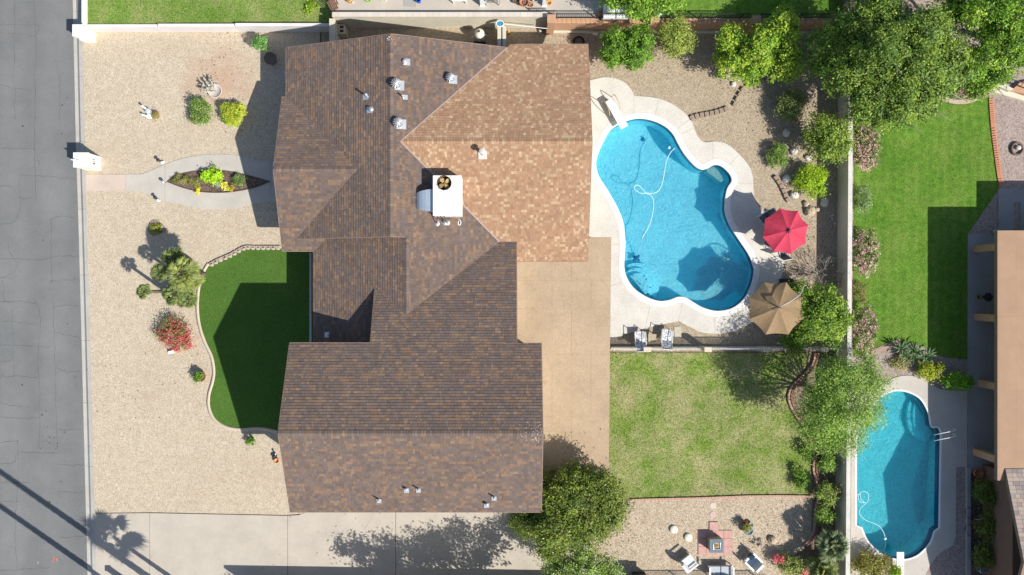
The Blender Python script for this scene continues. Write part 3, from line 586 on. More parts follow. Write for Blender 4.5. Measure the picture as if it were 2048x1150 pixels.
def shingles(polys, zf, down, base, spot, ps, parent, seed, course=.143, tabs=(.09,.32), lift=.02, mat=None, rep=.45):
    """every tab a thin wedge of its own, laid in courses; down = plan direction of the fall"""
    rnd = random.Random(seed); d = Vector(down).normalized(); u = Vector((-d.y, d.x)); m = MB()
    for poly in polys:
        uv = [(u.x*p[0]+u.y*p[1], d.x*p[0]+d.y*p[1]) for p in poly]; uv = ccw(uv); u0, u1 = min(p[0] for p in uv), max(p[0] for p in uv); v0, v1 = min(p[1] for p in uv), max(p[1] for p in uv)
        r = math.floor(v0/course)
        while r*course < v1:
            va, vb = r*course, (r+1)*course; x = u0-rnd.uniform(0,.3); prev = False
            while x < u1:
                wd = rnd.uniform(*tabs); q = clip(uv, x, x+wd-.006, va-.004, vb)
                hot = prev if rnd.random() < rep else rnd.random() < ps; prev = hot; c = sc(rnd.choice(spot) if hot else rnd.choice(base), rnd.uniform(.88,1.12)*(1+.05*math.sin(x*.9+r*.21)*math.sin(r*.13+x*.4))); lf = lift*rnd.choice((1,1,.7,1.25)); x += wd
                if len(q) < 3: continue
                vs = []; n = len(q)
                for a, b in q: X, Y = u.x*a+d.x*b, u.y*a+d.y*b; vs.append((X, Y, zf(X, Y)+.004+lf*(b-va)/course))
                for a, b in q: X, Y = u.x*a+d.x*b, u.y*a+d.y*b; vs.append((X, Y, zf(X, Y)-.002))
                fs = [list(range(n))]
                for i in range(n):
                    j = (i+1) % n
                    if q[i][1] > va+.01 or q[j][1] > va+.01: fs.append([i, n+i, n+j, j])
                m.add(vs, fs, c)
            r += 1
    o = m.build('shingles', mat or SHIN, parent, kind='stuff'); return o
zE = lambda x, y=0: 4.68-(x+6.458)/3
zAW = lambda x, y=0: 4.68+(x+6.458)/3
zBW = lambda x, y=0: 4.41+(x+5.65)/3
zGU = lambda x, y: 4.05-(y-6.4)/3
zGL = lambda x, y: 4.05-(6.4-y)/3
zCU = lambda x, y: 4.51-(y-7.8)/3
zCL = lambda x, y: 4.51-(7.8-y)/3
zDN = lambda x, y: 6.8-.41*(y+7.3)
zDS = lambda x, y: 6.8+.41*(y+7.3)
J = (-.70, 2.553)
PL = [
 ('A west slope', [[(-6.458,13.47),(-12.7,13.47),(-12.7,10.75),(-8.348,6.4),(-6.458,6.4)], [(-6.458,6.4),(-8.348,6.4),(-12.03,2.72),(-6.458,2.72)]], zAW, (-1,0), 0),
 ('G upper', [[(-12.9,6.4),(-8.348,6.4),(-12.7,10.75),(-12.9,10.75)]], zGU, (0,1), 0),
 ('G lower', [[(-12.9,6.4),(-8.348,6.4),(-12.03,2.72),(-12.9,2.72)], [(-12.9,2.72),(-10.41,2.72),(-11.08,2.05),(-12.9,2.05)]], zGL, (0,-1), 0),
 ('B west', [[(-5.65,3.0),(-10.13,3.0),(-11.16,2.0),(-11.16,-.007),(-7.45,-.007),(-5.65,-.007)], [(-7.45,-.007),(-5.65,-.007),(-5.65,-1.471)], [(-11.16,-.007),(-11.16,-3.3),(-7.3,-3.3),(-7.3,-.007)]], zBW, (-1,0), 0),
 ('E', [[(-6.458,13.47),(-6.458,7.8),(-5.948,7.8),(-.278,13.47)], [(-6.458,7.8),(-6.458,2.72),(-.868,2.72),(-5.948,7.8)], [(-5.65,2.72),(-5.65,-1.471),J,(-.868,2.72)]], zE, (1,0), 0),
 ('C upper', [[(-5.948,7.8),(4.27,7.8),(4.27,13.68),(-.1,13.68),(-.278,13.47)]], zCU, (0,1), 1),
 ('C lower', [[(-5.948,7.8),J,(4.27,2.553),(4.27,7.8)], [(.25,2.553),(.25,1.49),(4.27,1.49),(4.27,2.553)]], zCL, (0,-1), 1),
 ('D north', [[(-11.7,-7.3),(1.54,-7.3),(1.54,-2.93),(-11.7,-2.93)], [(-7.45,-2.93),(-5.65,-2.93),(-5.65,-1.471),(-7.45,-.007)], [(-5.65,-2.93),(.25,-2.93),(.25,2.553),J,(-5.65,-1.471)]], zDN, (0,1), 0),
 ('D south', [[(-11.7,-7.3),(1.54,-7.3),(1.54,-11.85),(-11.7,-11.85)]], zDS, (0,-1), 0)]
for i, (nm, polys, zf, dn, tan) in enumerate(PL):
    m = MB()
    for p in polys: m.prism(p, lambda q, f=zf: f(*q[:2])-.16, lambda q, f=zf: f(*q[:2])-.006)
    ro = m.build('roof', FASC, house)
    if tan: ro['label'] = 'roof slope of the tan shingled wing'
    shingles(polys, zf, dn, tan_base if tan else roof_dark, tan_spot if tan else roof_spot,   .2 if tan else .30, ro, 40+i, tabs=(.12,.20) if tan else (.08,.24), rep=0 if tan else .4)
# ridge caps
def ridge(a, b, z, base, spot, ps, seed):
    rnd = random.Random(seed); a, b = Vector(a), Vector(b); d = (b-a).normalized(); s = Vector((-d.y, d.x)); L = (b-a).length; k = int(L/.145); m = MB()
    for i in range(k):
        p, q = a+d*(L*i/k), a+d*(L*(i+1)/k-.004); c = sc(rnd.choice(spot) if rnd.random() < ps else rnd.choice(base), rnd.uniform(.85,1.1)); wv = .15; dr = wv/3+.004
        vs = [(*(p-s*wv), z-dr+.034), (*p, z+.040), (*(p+s*wv), z-dr+.034), (*(q-s*wv), z-dr+.022), (*q, z+.028), (*(q+s*wv), z-dr+.022)]
        m.add(vs+[(v[0], v[1], v[2]-.03) for v in vs[:3]], [[0,3,4,1], [1,4,5,2], [0,1,7,6], [1,2,8,7]], c)
    m.build('ridge_cap', SHIN, house, kind='stuff')
ridge((-6.458,13.47), (-6.458,2.72), 4.68, roof_dark, roof_spot, .15, 1); ridge((-5.65,2.72), (-5.65,-1.4), 4.41, roof_dark, roof_spot, .15, 2); ridge((-12.9,6.4), (-8.4,6.4), 4.05, roof_dark, roof_spot, .15, 3)
ridge((-5.9,7.8), (4.27,7.8), 4.51, tan_base, tan_spot, .2, 4); ridge((-11.7,-7.3), (1.54,-7.3), 6.8, roof_dark, roof_spot, .15, 5)
# valley flashing of the tan wing, rake and eave trim
def trimbar(name, a, b, wd, h, mat): MB().bar(a, b, wd, h).build(name, mat, house)
for a, b in (((-5.948,7.8), (-.278,13.47)), ((-5.948,7.8), J)): trimbar('valley_flashing', (*a, zE(a[0])+.03), (*b, zE(b[0])+.03), .07, .02, plain('pink_flashing', (.36,.27,.24), .6))
for a, za, b, zb in [((4.29,13.68), zCU(0,13.68), (4.29,7.8), 4.51), ((4.29,7.8), 4.51, (4.29,1.49), zCL(0,1.49)), ((.2,13.7), zCU(0,13.7), (4.29,13.7), zCU(0,13.7)), ((.25,1.47), zCL(0,1.47), (4.29,1.47), zCL(0,1.47)),
    ((-11.72,-7.3), 6.8, (-11.72,-2.93), zDN(0,-2.93)), ((-11.72,-7.3), 6.8, (-11.72,-11.87), zDS(0,-11.87)), ((-11.72,-11.87), zDS(0,-11.87), (1.56,-11.87), zDS(0,-11.87)), ((1.56,-11.87), zDS(0,-11.87), (1.56,-7.3), 6.8), ((1.56,-7.3), 6.8, (1.56,-2.91), zDN(0,-2.91)),
    ((-11.7,-2.91), zDN(0,-2.91), (-7.45,-2.91), zDN(0,-2.91)), ((-7.47,-2.91), zDN(0,-2.91), (-7.47,0), zDN(0,0)), ((.27,-2.93), zDN(0,-2.93), (.27,2.55), zDN(0,2.55)), ((-12.92,6.4), 4.05, (-12.92,10.75), 2.6), ((-12.92,6.4), 4.05, (-12.92,2.05), 2.6), ((-12.92,2.03), 2.593, (-11.1,2.03), 2.593),
    ((-12.72,10.75), 2.593, (-12.72,13.47), 2.593), ((-12.7,13.49), 2.6, (-6.458,13.49), 4.68), ((-6.458,13.49), 4.68, (-.28,13.49), zE(-.28)), ((-11.18,2.0), 2.567, (-11.18,-3.0), 2.567), ((-12.03,2.70), zAW(-12.03), (-6.458,2.70), 4.68), ((-6.458,2.70), 4.68, (-5.65,2.70), zE(-5.65))]:
    trimbar('drip_edge', (*a, za-.03), (*b, zb-.03), .03, .06, TRIM)
# walls below the roofs
def hwall(pts, z1, z0=-.05):
    m = MB(); m.prism(pts, z0, z1); m.build('wall', WALLH, house)
hwall([(-12.2,3.2),(-.8,3.2),(-.8,13.0),(-12.2,13.0)], 2.45); hwall([(-12.45,2.5),(-12.202,2.5),(-12.202,10.3),(-12.45,10.3)], lambda p: 2.5); hwall([(-10.7,-3.4),(-.8,-3.4),(-.8,3.198),(-10.7,3.198)], 2.42)
hwall([(-.798,1.9),(3.8,1.9),(3.8,13.2),(-.798,13.2)], 2.3); hwall([(-11.2,-11.35),(1.05,-11.35),(1.05,-3.402),(-11.2,-3.402)], 4.8)
def gable(pts3, th, ax):
    m = MB(); d = Vector((th,0,0)) if ax == 'x' else Vector((0,th,0)); n = len(pts3); a = [Vector(p) for p in pts3]; m.add(a+[p+d for p in a], [list(range(n)), list(range(n,2*n))[::-1]]+[[i, n+i, n+(i+1) % n, (i+1) % n] for i in range(n)]); m.build('gable_wall', WALLH, house)
gable([(-12.45,2.5,2.5),(-12.45,10.3,2.5),(-12.45,6.4,3.8)], .2, 'x'); gable([(-11.2,-11.35,4.79),(-11.2,-3.4,4.79),(-11.2,-7.3,6.55)], .2, 'x'); gable([(.85,-11.35,4.79),(.85,-3.4,4.79),(.85,-7.3,6.55)], .2, 'x')
gable([(-7.2,-.3,3.6),(-7.2,-3.4,2.6),(-7.2,-3.4,5.0),(-7.2,-.3,3.72)], .15, 'x'); gable([(-.05,-3.4,2.3),(-.05,2.3,2.3),(-.05,2.3,2.6),(-.05,-3.4,4.95)], -.15, 'x'); gable([(-11.6,2.95,2.4),(-6.458,2.95,2.4),(-6.458,2.95,4.5),(-11.6,2.95,2.75)], .15, 'y'); gable([(-12.2,12.99,2.4),(-.8,12.99,2.4),(-6.458,12.99,4.5)], -.15, 'y'); gable([(3.79,2.0,2.25),(3.79,13.2,2.25),(3.79,7.8,4.3)], -.15, 'x')
# flat patio roof in rolled roofing, laid in strips
zp = 2.24
ps = [P(1222,475,zp).x, P(1182,475,zp).x, P(1143,475,zp).x, P(1104,475,zp).x, .05]; ysx = [2.83, 0.4, -1.2, P(0,709,zp).y, -7.3, P(0,950,zp).y]
m = MB(); m.prism([(ps[0]+.01,2.85),(.04,2.85),(.04,ysx[-1]-.02),(ps[0]-.12,ysx[-1]-.02)], zp-.15, zp-.012); pr_ = m.build('patio_roof', FASC, house)
rr = random.Random(2)
for i in range(4):
    for j in range(5):
        a, b = ps[i+1]+.002, ps[i]-.002; sk = lambda x, y: x-.12*(2.85-y)/13.5*(x > 5)
        m = MB(); z_ = zp-.01+.008*((i+j) % 2); ya, yb = ysx[j]-.002, ysx[j+1]+.002; m.prism([(sk(a,ya),ya),(sk(b,ya),ya),(sk(b,yb),yb),(sk(a,yb),yb)], zp-.02, z_); m.build('roofing_strip', ROLL, pr_)
m = MB()
for x in (ps[0]-.3,):
    for y in (2.5,-1.0,-4.5,-8,-10.2): m.box((x,y,zp/2-.08), (.12,.12,zp-.16))
m.build('patio_post', CREAMP, house)
# roof vents: a flashing plate, a collar and a cap each
def vent(px, py, zf, kind, K=1.0):
    c = P(px, py, 4.0)
    for _ in range(4): c = P(px, py, zf(c.x, c.y)+.15)
    z = zf(c.x, c.y); e = .3; nx, ny = (zf(c.x+e,c.y)-zf(c.x-e,c.y))/(2*e), (zf(c.x,c.y+e)-zf(c.x,c.y-e))/(2*e); q = Vector((-nx,-ny,1)).to_track_quat('Z','Y').to_matrix().to_4x4(); b = Vector((c.x, c.y, z)); dn = Vector((-nx,-ny,0)).normalized()
    lp = lambda pr: [(r_*K, h_*K) for r_, h_ in pr]
    v = MB(); s = {'turbine':.42,'pipe':.28,'hood':.36,'thin':.26,'flue':.46}[kind]*K; v.box(b+dn*.10*K+Vector((0,0,.045-.033*K)), (s,s,.012), M=q); vp = v.build('roof_vent', METAL if kind != 'flue' else POTW, house)
    if kind == 'turbine':
        MB().lathe(lp([(.13,0),(.13,.16)]), b, 14).build('collar', METAL, vp, True)
        for k in range(12):
            a = 2*math.pi*k/12; m = MB(); pth = [b+Vector((math.cos(a+.35*t)*rr_, math.sin(a+.35*t)*rr_, zz))*K for t, rr_, zz in ((0,.14,.16),(.5,.20,.24),(1,.19,.33),(1.6,.08,.40))]; m.tube(pth, [.022*K,.03*K,.028*K,.02*K], 4); m.build('fin', METAL, vp)
        MB().lathe(lp([(.10,.385),(.09,.41),(.03,.43)]), b, 12).build('cap', METAL, vp, True)
    elif kind == 'flue':
        MB().lathe(lp([(.14,0),(.09,.12),(.085,.55)]), b, 14).build('pipe', POTW, vp, True); MB().lathe(lp([(.16,.55),(.17,.56),(.17,.64),(.15,.66)]), b, 16).build('cap', POTW, vp, True)
    elif kind == 'thin': MB().lathe(lp([(.10,0),(.05,.09),(.045,.42),(.03,.42)]), b, 10).build('pipe', METAL, vp, True)
    elif kind == 'pipe': MB().lathe(lp([(.12,0),(.08,.10),(.07,.26),(.05,.26)]), b, 12).build('pipe', METAL, vp, True)
    else: MB().lathe(lp([(.14,0),(.14,.14),(.10,.20),(.02,.22)]), b, 14).build('hood', METAL, vp, True)
for a in [(809,122,zE,'hood'), (793,169,zE,'turbine',1.25), (901,157,zE,'turbine',1.15), (797,247,zE,'turbine',1.25), (806,193,zE,'thin'), (734,192,zAW,'thin',1.25), (742,218,zAW,'hood'), (965,305,zCL,'flue'), (812,979,zDS,'pipe'), (836,979,zDS,'thin'), (757,1000,zDS,'thin'), (973,1009,zDS,'pipe'), (988,995,zDS,'thin'), (656,670,zBW,'pipe')]: vent(*a)
# bird droppings scattered along the ridges and the eave
m = MB(); rg = random.Random(8)
def spot(x, y, z, r): m.add([(x+math.cos(a)*r*rg.uniform(.6,1.2), y+math.sin(a)*r*rg.uniform(.6,1.2), z) for a in np.arange(0,6.2,1.05)], [list(range(6))])
for _ in range(70): x = 1.5-abs(rg.gauss(0,.55)); y = -7.3+rg.gauss(.05,.3); spot(x, y, max(zDN(x,y) if y > -7.3 else zDS(x,y), 0)+.05, rg.uniform(.006,.02))
for _ in range(12): x = -6.46+rg.gauss(0,.18); y = 13.35-abs(rg.gauss(0,.3)); spot(x, y, (zE(x) if x > -6.458 else zAW(x))+.05, rg.uniform(.012,.03))
for _ in range(40): x = rg.uniform(-11.6,1.4); y = -7.3+rg.gauss(0,.8); spot(x, y, (zDN(x,y) if y > -7.3 else zDS(x,y))+.045, rg.uniform(.008,.016))
m.build('bird_droppings', WHITE, house, kind='stuff')
# rooftop air conditioner
ac0 = P(894,390,4.9); zb = 3.75
ac = thing('rooftop_air_conditioner', 'white rooftop air conditioner with round fan opening and galvanised duct', 'air conditioner', (ac0.x, ac0.y, zb))
x0, x1, y0, y1 = P(866,0,4.95).x, P(923,0,4.95).x, P(0,431,4.95).y, P(0,351,4.95).y; zt = 4.95
fc = P(888.5,366,4.95); fr = .375
ol = [(x0,y0),(x1,y0),(x1,y1),(x0,y1)]; circ = [(fc.x+math.cos(a)*fr, fc.y+math.sin(a)*fr) for a in np.linspace(0,6.2832,33)[:-1]]
sheet('top_panel', ol, zt, WHITE, [circ], .05, None, ac)
m = MB(); m.add([(x0+.02,y0+.02,zb+.15),(x1-.02,y0+.02,zb+.15),(x1-.02,y1-.02,zb+.15),(x0+.02,y1-.02,zb+.15)]+[(x0+.02,y0+.02,zt-.01),(x1-.02,y0+.02,zt-.01),(x1-.02,y1-.02,zt-.01),(x0+.02,y1-.02,zt-.01)], [[3,2,1,0],[0,1,5,4],[1,2,6,5],[2,3,7,6],[3,0,4,7]]); m.build('cabinet', WHITE, ac)
k = 32; m = MB(); m.add([(p[0],p[1],zt) for p in circ]+[(p[0],p[1],zt-.32) for p in circ], [[i,(i+1)%k,k+(i+1)%k,k+i] for i in range(k)]+[list(range(k,2*k))]); m.build('fan_well', plain('rust_brown', (.10,.055,.035), .8, .4, 10), ac)
for q in range(4):
    a = q*math.pi/2+.7; m = MB(); d = Vector((math.cos(a), math.sin(a), 0)); s = Vector((-d.y,d.x,0)); c = fc+Vector((0,0,zt-fc.z-.14)); pts = [c+d*.07-s*.05, c+d*.22-s*.15-Vector((0,0,.03)), c+d*.34-s*.10-Vector((0,0,.03)), c+d*.34+s*.06+Vector((0,0,.04)), c+d*.22+s*.10+Vector((0,0,.04)), c+d*.07+s*.05]
    m.add(pts+[p-Vector((0,0,.008)) for p in pts], [list(range(6)), list(range(6,12))[::-1]]); m.build('fan_blade', plain('yellowed_blade', (.42,.29,.12), .6, .3, 6), ac)
MB().lathe([(.07,-.22),(.07,-.12),(.03,-.10)], (fc.x,fc.y,zt), 12).build('fan_motor', WOOD, ac, True)
m = MB(); m.tube([Vector((p[0],p[1],zt+.012)) for p in circ+circ[:1]], .016, 5)
for q in range(10): a = 2*math.pi*q/10+.2; m.bar((fc.x+math.cos(a)*.37, fc.y+math.sin(a)*.37, zt+.012), (fc.x+math.cos(a)*.44, fc.y+math.sin(a)*.44, zt+.012), .012)
m.build('fan_guard', plain('rusty_wire', (.12,.08,.05), .7), ac)
# duct: a galvanised hood curving down to the roof
m = MB(); n_s = 9; vs = []
yA0, yA1 = P(0,423,4.6).y, P(0,379,4.6).y; yB0, yB1 = P(0,411,4.1).y, P(0,392,4.1).y
for i in range(n_s):
    t = i/(n_s-1); x = x0+.02+(P(827,0,4.2).x-x0)*math.sin(t*math.pi/2); z = 4.78-.95*(1-math.cos(t*math.pi/2)); ya, yb = yA0+(yB0-yA0)*t**1.6, yA1+(yB1-yA1)*t**1.6; vs += [(x,ya,z),(x,yb,z)]
n2 = len(vs); vs += [(p[0], p[1], 3.9) for p in vs]
m.add(vs, [[2*i,2*i+1,2*i+3,2*i+2] for i in range(n_s-1)]+[[2*i,2*i+2,n2+2*i+2,n2+2*i] for i in range(n_s-1)]+[[2*i+1,n2+2*i+1,n2+2*i+3,2*i+3] for i in range(n_s-1)]); m.build('duct', plain('sheet_metal', (.62,.70,.78), .35, .08, 4, .45), ac)
m = MB(); m.prism([(x0+.1,y0+.1),(x1-.1,y0+.1),(x1-.1,y1-.1),(x0+.1,y1-.1)], zb-.25, zb+.16); m.build('stand', DARK, ac)
for i, (ax_, bx_, by_) in enumerate([(876,873,446), (880,888,444), (888,893,444)]):
    m = MB(); a = P(ax_,433,4.3); b = P(bx_,by_,0); zz = zE(b.x)+.1; b = P(bx_,by_,4.1); b.z = zE(b.x)+.12; m.tube(spline([a+Vector((0,.1,.3)), a.lerp(b,.5)+Vector((0,0,.15)), b, b-Vector((0,0,.1))], k=4), .025, 6); m.build('pipe', DARK, ac, True)
    mm = MB(); mm.lathe([(.16,0),(.09,.05),(.06,.10)], (b.x,b.y,zE(b.x)+.02), 10); mm.build('pipe_boot', METAL, ac)
m = MB(); a = P(917,438,4.4); m.tube(spline([a, a+Vector((.12,-.12,.02)), a+Vector((.10,-.3,0)), a+Vector((-.02,-.3,0)), a+Vector((0,-.1,0))], k=5), .022, 6); m.build('conduit', WHITE, ac, True)
# ================================================================ WALLS AND FENCES
def xy(px, py, z): p = P(px, py, z); return (p.x, p.y)
# long cream wall at the top; capping blocks are separate
lw = thing('block_wall', 'long cream block wall between the side yard and the upper patio', 'wall', P(880,50)); zt = 1.72
y0, y1 = P(0,33,zt).y, P(0,24.5,zt).y; xa, xb = P(664,0,zt).x, P(1095,0,zt).x
m = MB(); m.prism([(xa,y0),(xb,y0),(xb,y1),(xa,y1)], -.1, zt-.06); m.build('wall', CREAM, lw)
k = 32
for i in range(k): m = MB(); a, b = xa+(xb-xa)*i/k+.003, xa+(xb-xa)*(i+1)/k-.003; m.prism([(a,y0-.012),(b,y0-.012),(b,y1+.012),(a,y1+.012)], zt-.06, zt); m.build('capping_block', concrete('cap_cream_%d' % (i % 3), [(.64,.58,.50),(.68,.63,.53),(.66,.58,.52)][i % 3], (.5,.44,.36), .2) if i < 3 else MATS['cap_cream_%d' % (i % 3)], lw)
w2 = thing('block_wall', 'short cream wall joining the long block wall to the house corner by the front yard', 'wall', P(662,65)); m = MB(); m.prism([xy(659,38,1.55),xy(669,38,1.55),xy(669,98,1.55),xy(659,98,1.55)], -.1, 1.5); m.build('wall', CREAM, w2); m = MB(); m.prism([xy(658.5,37,1.55),xy(669.5,37,1.55),xy(669.5,98,1.55),xy(658.5,98,1.55)], 1.5, 1.55); m.build('capping', CREAMP, w2)
w3 = thing('gate_wall', 'short cream wall with dark gate gap beside the pool filter', 'wall', P(1003,68))
for a, b in ((995,1002.5), (1005,1012)): m = MB(); m.prism([xy(a,52,1.5),xy(b,52,1.5),xy(b,92,1.5),xy(a,92,1.5)], -.1, 1.5); m.build('wall', CREAM, w3)
m = MB(); m.prism([xy(1002.6,54,1.4),xy(1004.9,54,1.4),xy(1004.9,92,1.4),xy(1002.6,92,1.4)], 0, 1.4); m.build('gate', DARK, w3)
# brick retaining wall with iron fence
bw = thing('brick_retaining_wall', 'low orange brick retaining wall below the iron fence along the upper lawn', 'wall', P(1390,58)); zt = 1.25
xa, xb = P(1096,0,zt).x, P(1714,0,zt).x; y0, y1 = P(0,45,zt).y, P(0,37.5,zt).y
m = MB(); m.prism([(xa,y0),(xb,y0),(xb,y1),(xa,y1)], -.1, zt-.08); m.build('wall', BRK, bw)
k = 66; mm = MB(); mm.box((0,0,0), ((xb-xa)/k-.012, y1-y0+.06, .08)); me = bpy.data.meshes.new('coping_brick'); setmesh(me, mm.v, mm.f, plain('coping_brick', (.50,.29,.17), .85, .2, 3))
for i in range(k): o = bpy.data.objects.new('coping_brick', me); C.objects.link(o); o.parent = bw; o.location = Vector((xa+(xb-xa)*(i+.5)/k, (y0+y1)/2, zt-.04+R.uniform(-.004,.004)))-BASE[bw]
m = MB(); m.box(((xa+xb)/2, y0-.1, .05), (xb-xa, .14, .14)); m.build('footing', CREAM, bw)
def iron_fence(name, label, a, b, z0, z1, sp=.11, mat=DARK, posts=2.4, lean=0):
    a, b = Vector((a[0],a[1],0)), Vector((b[0],b[1],0)); t = thing(name, label, 'fence', Vector((a.x,a.y,z0))); d = (b-a).normalized(); L = (b-a).length; n = Vector((-d.y,d.x,0))
    m = MB()
    for i in range(int(L/sp)): p = a+d*sp*(i+.5); m.bar(p+Vector((0,0,z0+.06)), p+Vector((0,0,z1)), .018)
    m.build('pickets', mat, t, kind='stuff')
    for z in (z0+.10, z1-.05): MB().bar(a+Vector((0,0,z)), b+Vector((0,0,z)), .04, .035).build('rail', mat, t)
    for i in range(int(L/posts)+1): p = a+d*min(L-.05, max(.05, posts*i)); MB().bar(p+Vector((0,0,z0)), p+Vector((0,0,z1+.04)), .055).build('post', mat, t)
    return t
yf = y1+.02
iron_fence('iron_fence', 'black iron picket fence on the brick wall beside the white sofa', (P(1112,0,1.9).x, yf), (P(1300,0,1.9).x, yf), zt, zt+.72)
iron_fence('iron_fence', 'black iron picket fence on the brick wall along the upper lawn', (P(1319,0,1.9).x, yf), (P(1505,0,1.9).x, yf), zt, zt+.72)
iron_fence('iron_fence', 'black iron picket fence running into the big tree at the upper lawn corner', (P(1522,0,1.9).x, yf), (P(1706,0,1.9).x, yf), zt, zt+.72)
iron_fence('iron_fence', 'short black iron fence along the far end of the cream wall', (P(1072,0,1.9).x, P(0,24,1.75).y+.06), (P(1111,0,1.9).x, P(0,24,1.75).y+.06), 1.2, 1.85)
def pier(label, px, py, wpx, z1, mat, cap=None, name='wall_pier'):
    t = thing(name, label, 'pier', P(px,py)); c = P(px,py,z1); wd = wpx*(H-z1)/FPX; m = MB(); m.box((c.x,c.y,z1/2-.05), (wd,wd,z1+.1)); m.build('shaft', mat, t); m = MB(); m.box((c.x,c.y,z1+.03), (wd+.06,wd+.06,.06)); m.build('cap', cap or mat, t); return t
BPIER = plain('pier_tan', (.48,.28,.17), .85, .15, 5)
pier('tan brick pier where the cream wall meets the brick wall', 1103, 38, 15, 1.95, BRK, BPIER); pier('tan brick pier carrying a round white lamp on the iron fence', 1310, 36, 15, 2.0, BRK, BPIER); pier('brick pier half hidden by the yellow-green citrus tree', 1513, 40, 15, 2.0, BRK, BPIER)
t = thing('globe_lamp', 'round white globe lamp on the brick fence pier', 'lamp', P(1317,31,2.06)); MB().lathe([(.06,0),(.05,.08)], BASE[t]).build('base', DARK, t); MB().ell(BASE[t]+Vector((0,0,.2)), (.14,.14,.14), 14, 9).build('globe', plain('frosted_globe', (.6,.64,.68), .25), t, True)
# neighbour's brown wall going up at the corner
t = thing('brick_wall', 'dark brown brick wall at the right end of the upper lawn', 'wall', P(1705,20)); m = MB(); m.prism([xy(1699,-120,2.1),xy(1711,-120,2.1),xy(1713,44,2.1),xy(1701,44,2.1)], -.1, 2.1); m.build('wall', brickmat('brown_brick', (.20,.11,.08), (.25,.14,.1), (.16,.11,.09)), t)
# front neighbour's low white walls
t = thing('retaining_wall', 'low white stepped wall along the neighbouring front lawn', 'wall', P(400,60))
for i, (a, b, zt) in enumerate([(170,315,.74), (315.3,470,.84), (470.3,664,.94)]): m = MB(); ya, yb = P(0,54.5-i*1.2,zt).y, P(0,48.5-i*1.2,zt).y; m.prism([(P(a,0,zt).x,ya),(P(b,0,zt).x,ya),(P(b,0,zt).x,yb),(P(a,0,zt).x,yb)], -.1, zt); m.build('wall_section', WHITEW, t)
t = thing('retaining_wall', 'low white wall along the street edge of the neighbouring lawn', 'wall', P(168,10)); m = MB(); m.prism([xy(163,-200,.75),xy(172,-200,.75),xy(172,49,.75),xy(163,49,.75)], -.15, .75); m.build('wall', WHITEW, t)
t = thing('mailbox_pillar', 'white stucco pillar at the street corner of the low white wall', 'pillar', P(167,68)); c = P(158.5,62,1.1); m = MB(); m.box((c.x,c.y,.5), (.60,.62,1.3)); m.build('shaft', PWHITE, t); m = MB(); m.box((c.x,c.y,1.18), (.66,.68,.07)); m.build('cap', WHITE, t); m = MB(); m.box((c.x+.05,c.y-.38,.78), (.28,.16,.3)); m.build('mailbox', WHITE, t)
# cream wall on the right
t = thing('boundary_wall', 'long cream stucco boundary wall between the two pool gardens', 'wall', P(1688,640)); zt = 1.34
A = [P(1698,60,zt), P(1697.5,260,zt), P(1696,520,zt), P(1694.5,760,zt), P(1693,1000,zt), P(1691.5,1200,zt), P(1690,1400,zt)]
for a, b in zip(A, A[1:]): m = MB(); m.prism([(a.x,a.y-.003),(a.x+.22,a.y-.003),(b.x+.22,b.y+.003),(b.x,b.y+.003)], -.15, zt-.05); m.build('wall_section', CREAM, t); m = MB(); m.prism([(a.x-.012,a.y-.003),(a.x+.235,a.y-.003),(b.x+.235,b.y+.003),(b.x-.012,b.y+.003)], zt-.05, zt); m.build('capping', concrete('lichen_cap', (.66,.64,.58), (.30,.29,.27), .6) if 'lichen_cap' not in MATS else MATS['lichen_cap'], t)
# pool fence with cream piers
fy = P(0,695).y; pf = thing('pool_fence', 'white picket pool fence with cream piers between the pool and the lawn', 'fence', P(1455,695))
xa, xb = P(1221,0).x, P(1683,0).x; m = MB(); m.box(((xa+xb)/2, fy, .1), (xb-xa, .16, .24)); m.build('footing', CREAM, pf)
m = MB()
for i in range(int((xb-xa)/.10)): x = xa+.05+.10*i; m.box((x, fy, .62), (.028,.028,.80))
m.build('pickets', WHITE, pf, kind='stuff')
for z in (.30, .98): MB().bar((xa,fy+.001,z), (xb,fy+.001,z), .035, .03).build('rail', WHITE, pf)
for px in (1287, 1405, 1520, 1632): m = MB(); m.box((P(px,0).x, fy-.02, .55), (.40,.24,1.2)); m.build('pier', CREAM, pf); m = MB(); m.box((P(px,0).x, fy-.02, 1.17), (.43,.27,.05)); m.build('pier_cap', CREAMP, pf)
# stair rail and pale steps at the right edge
t = thing('garden_steps', 'pale concrete steps with black handrail at the right edge below the trees', 'steps', P(2010,175))
for i, q in enumerate([[(1982,166),(2020,182),(2028,178),(1996,160)], [(1980,182),(2060,205),(2060,196),(1984,170)], [(2022,182),(2062,190),(2062,160),(2040,165)]]): m = MB(); z = (.35,.12,.22)[i]; m.prism([xy(*p,z) for p in q], -.05, z); m.build('step', [CREAM, CREAM, BPIER][i], t)
m = MB(); a, b = P(2001,152,.9), P(2062,170,.9); m.bar(a, b, .04); m.bar(P(1998,158,.35), P(2056,178,.35), .03)
for i in range(9): f = i/8; m.bar(P(1998,158,.35).lerp(P(2056,178,.35), f), a.lerp(b, f), .025)
m.build('handrail', DARK, t)

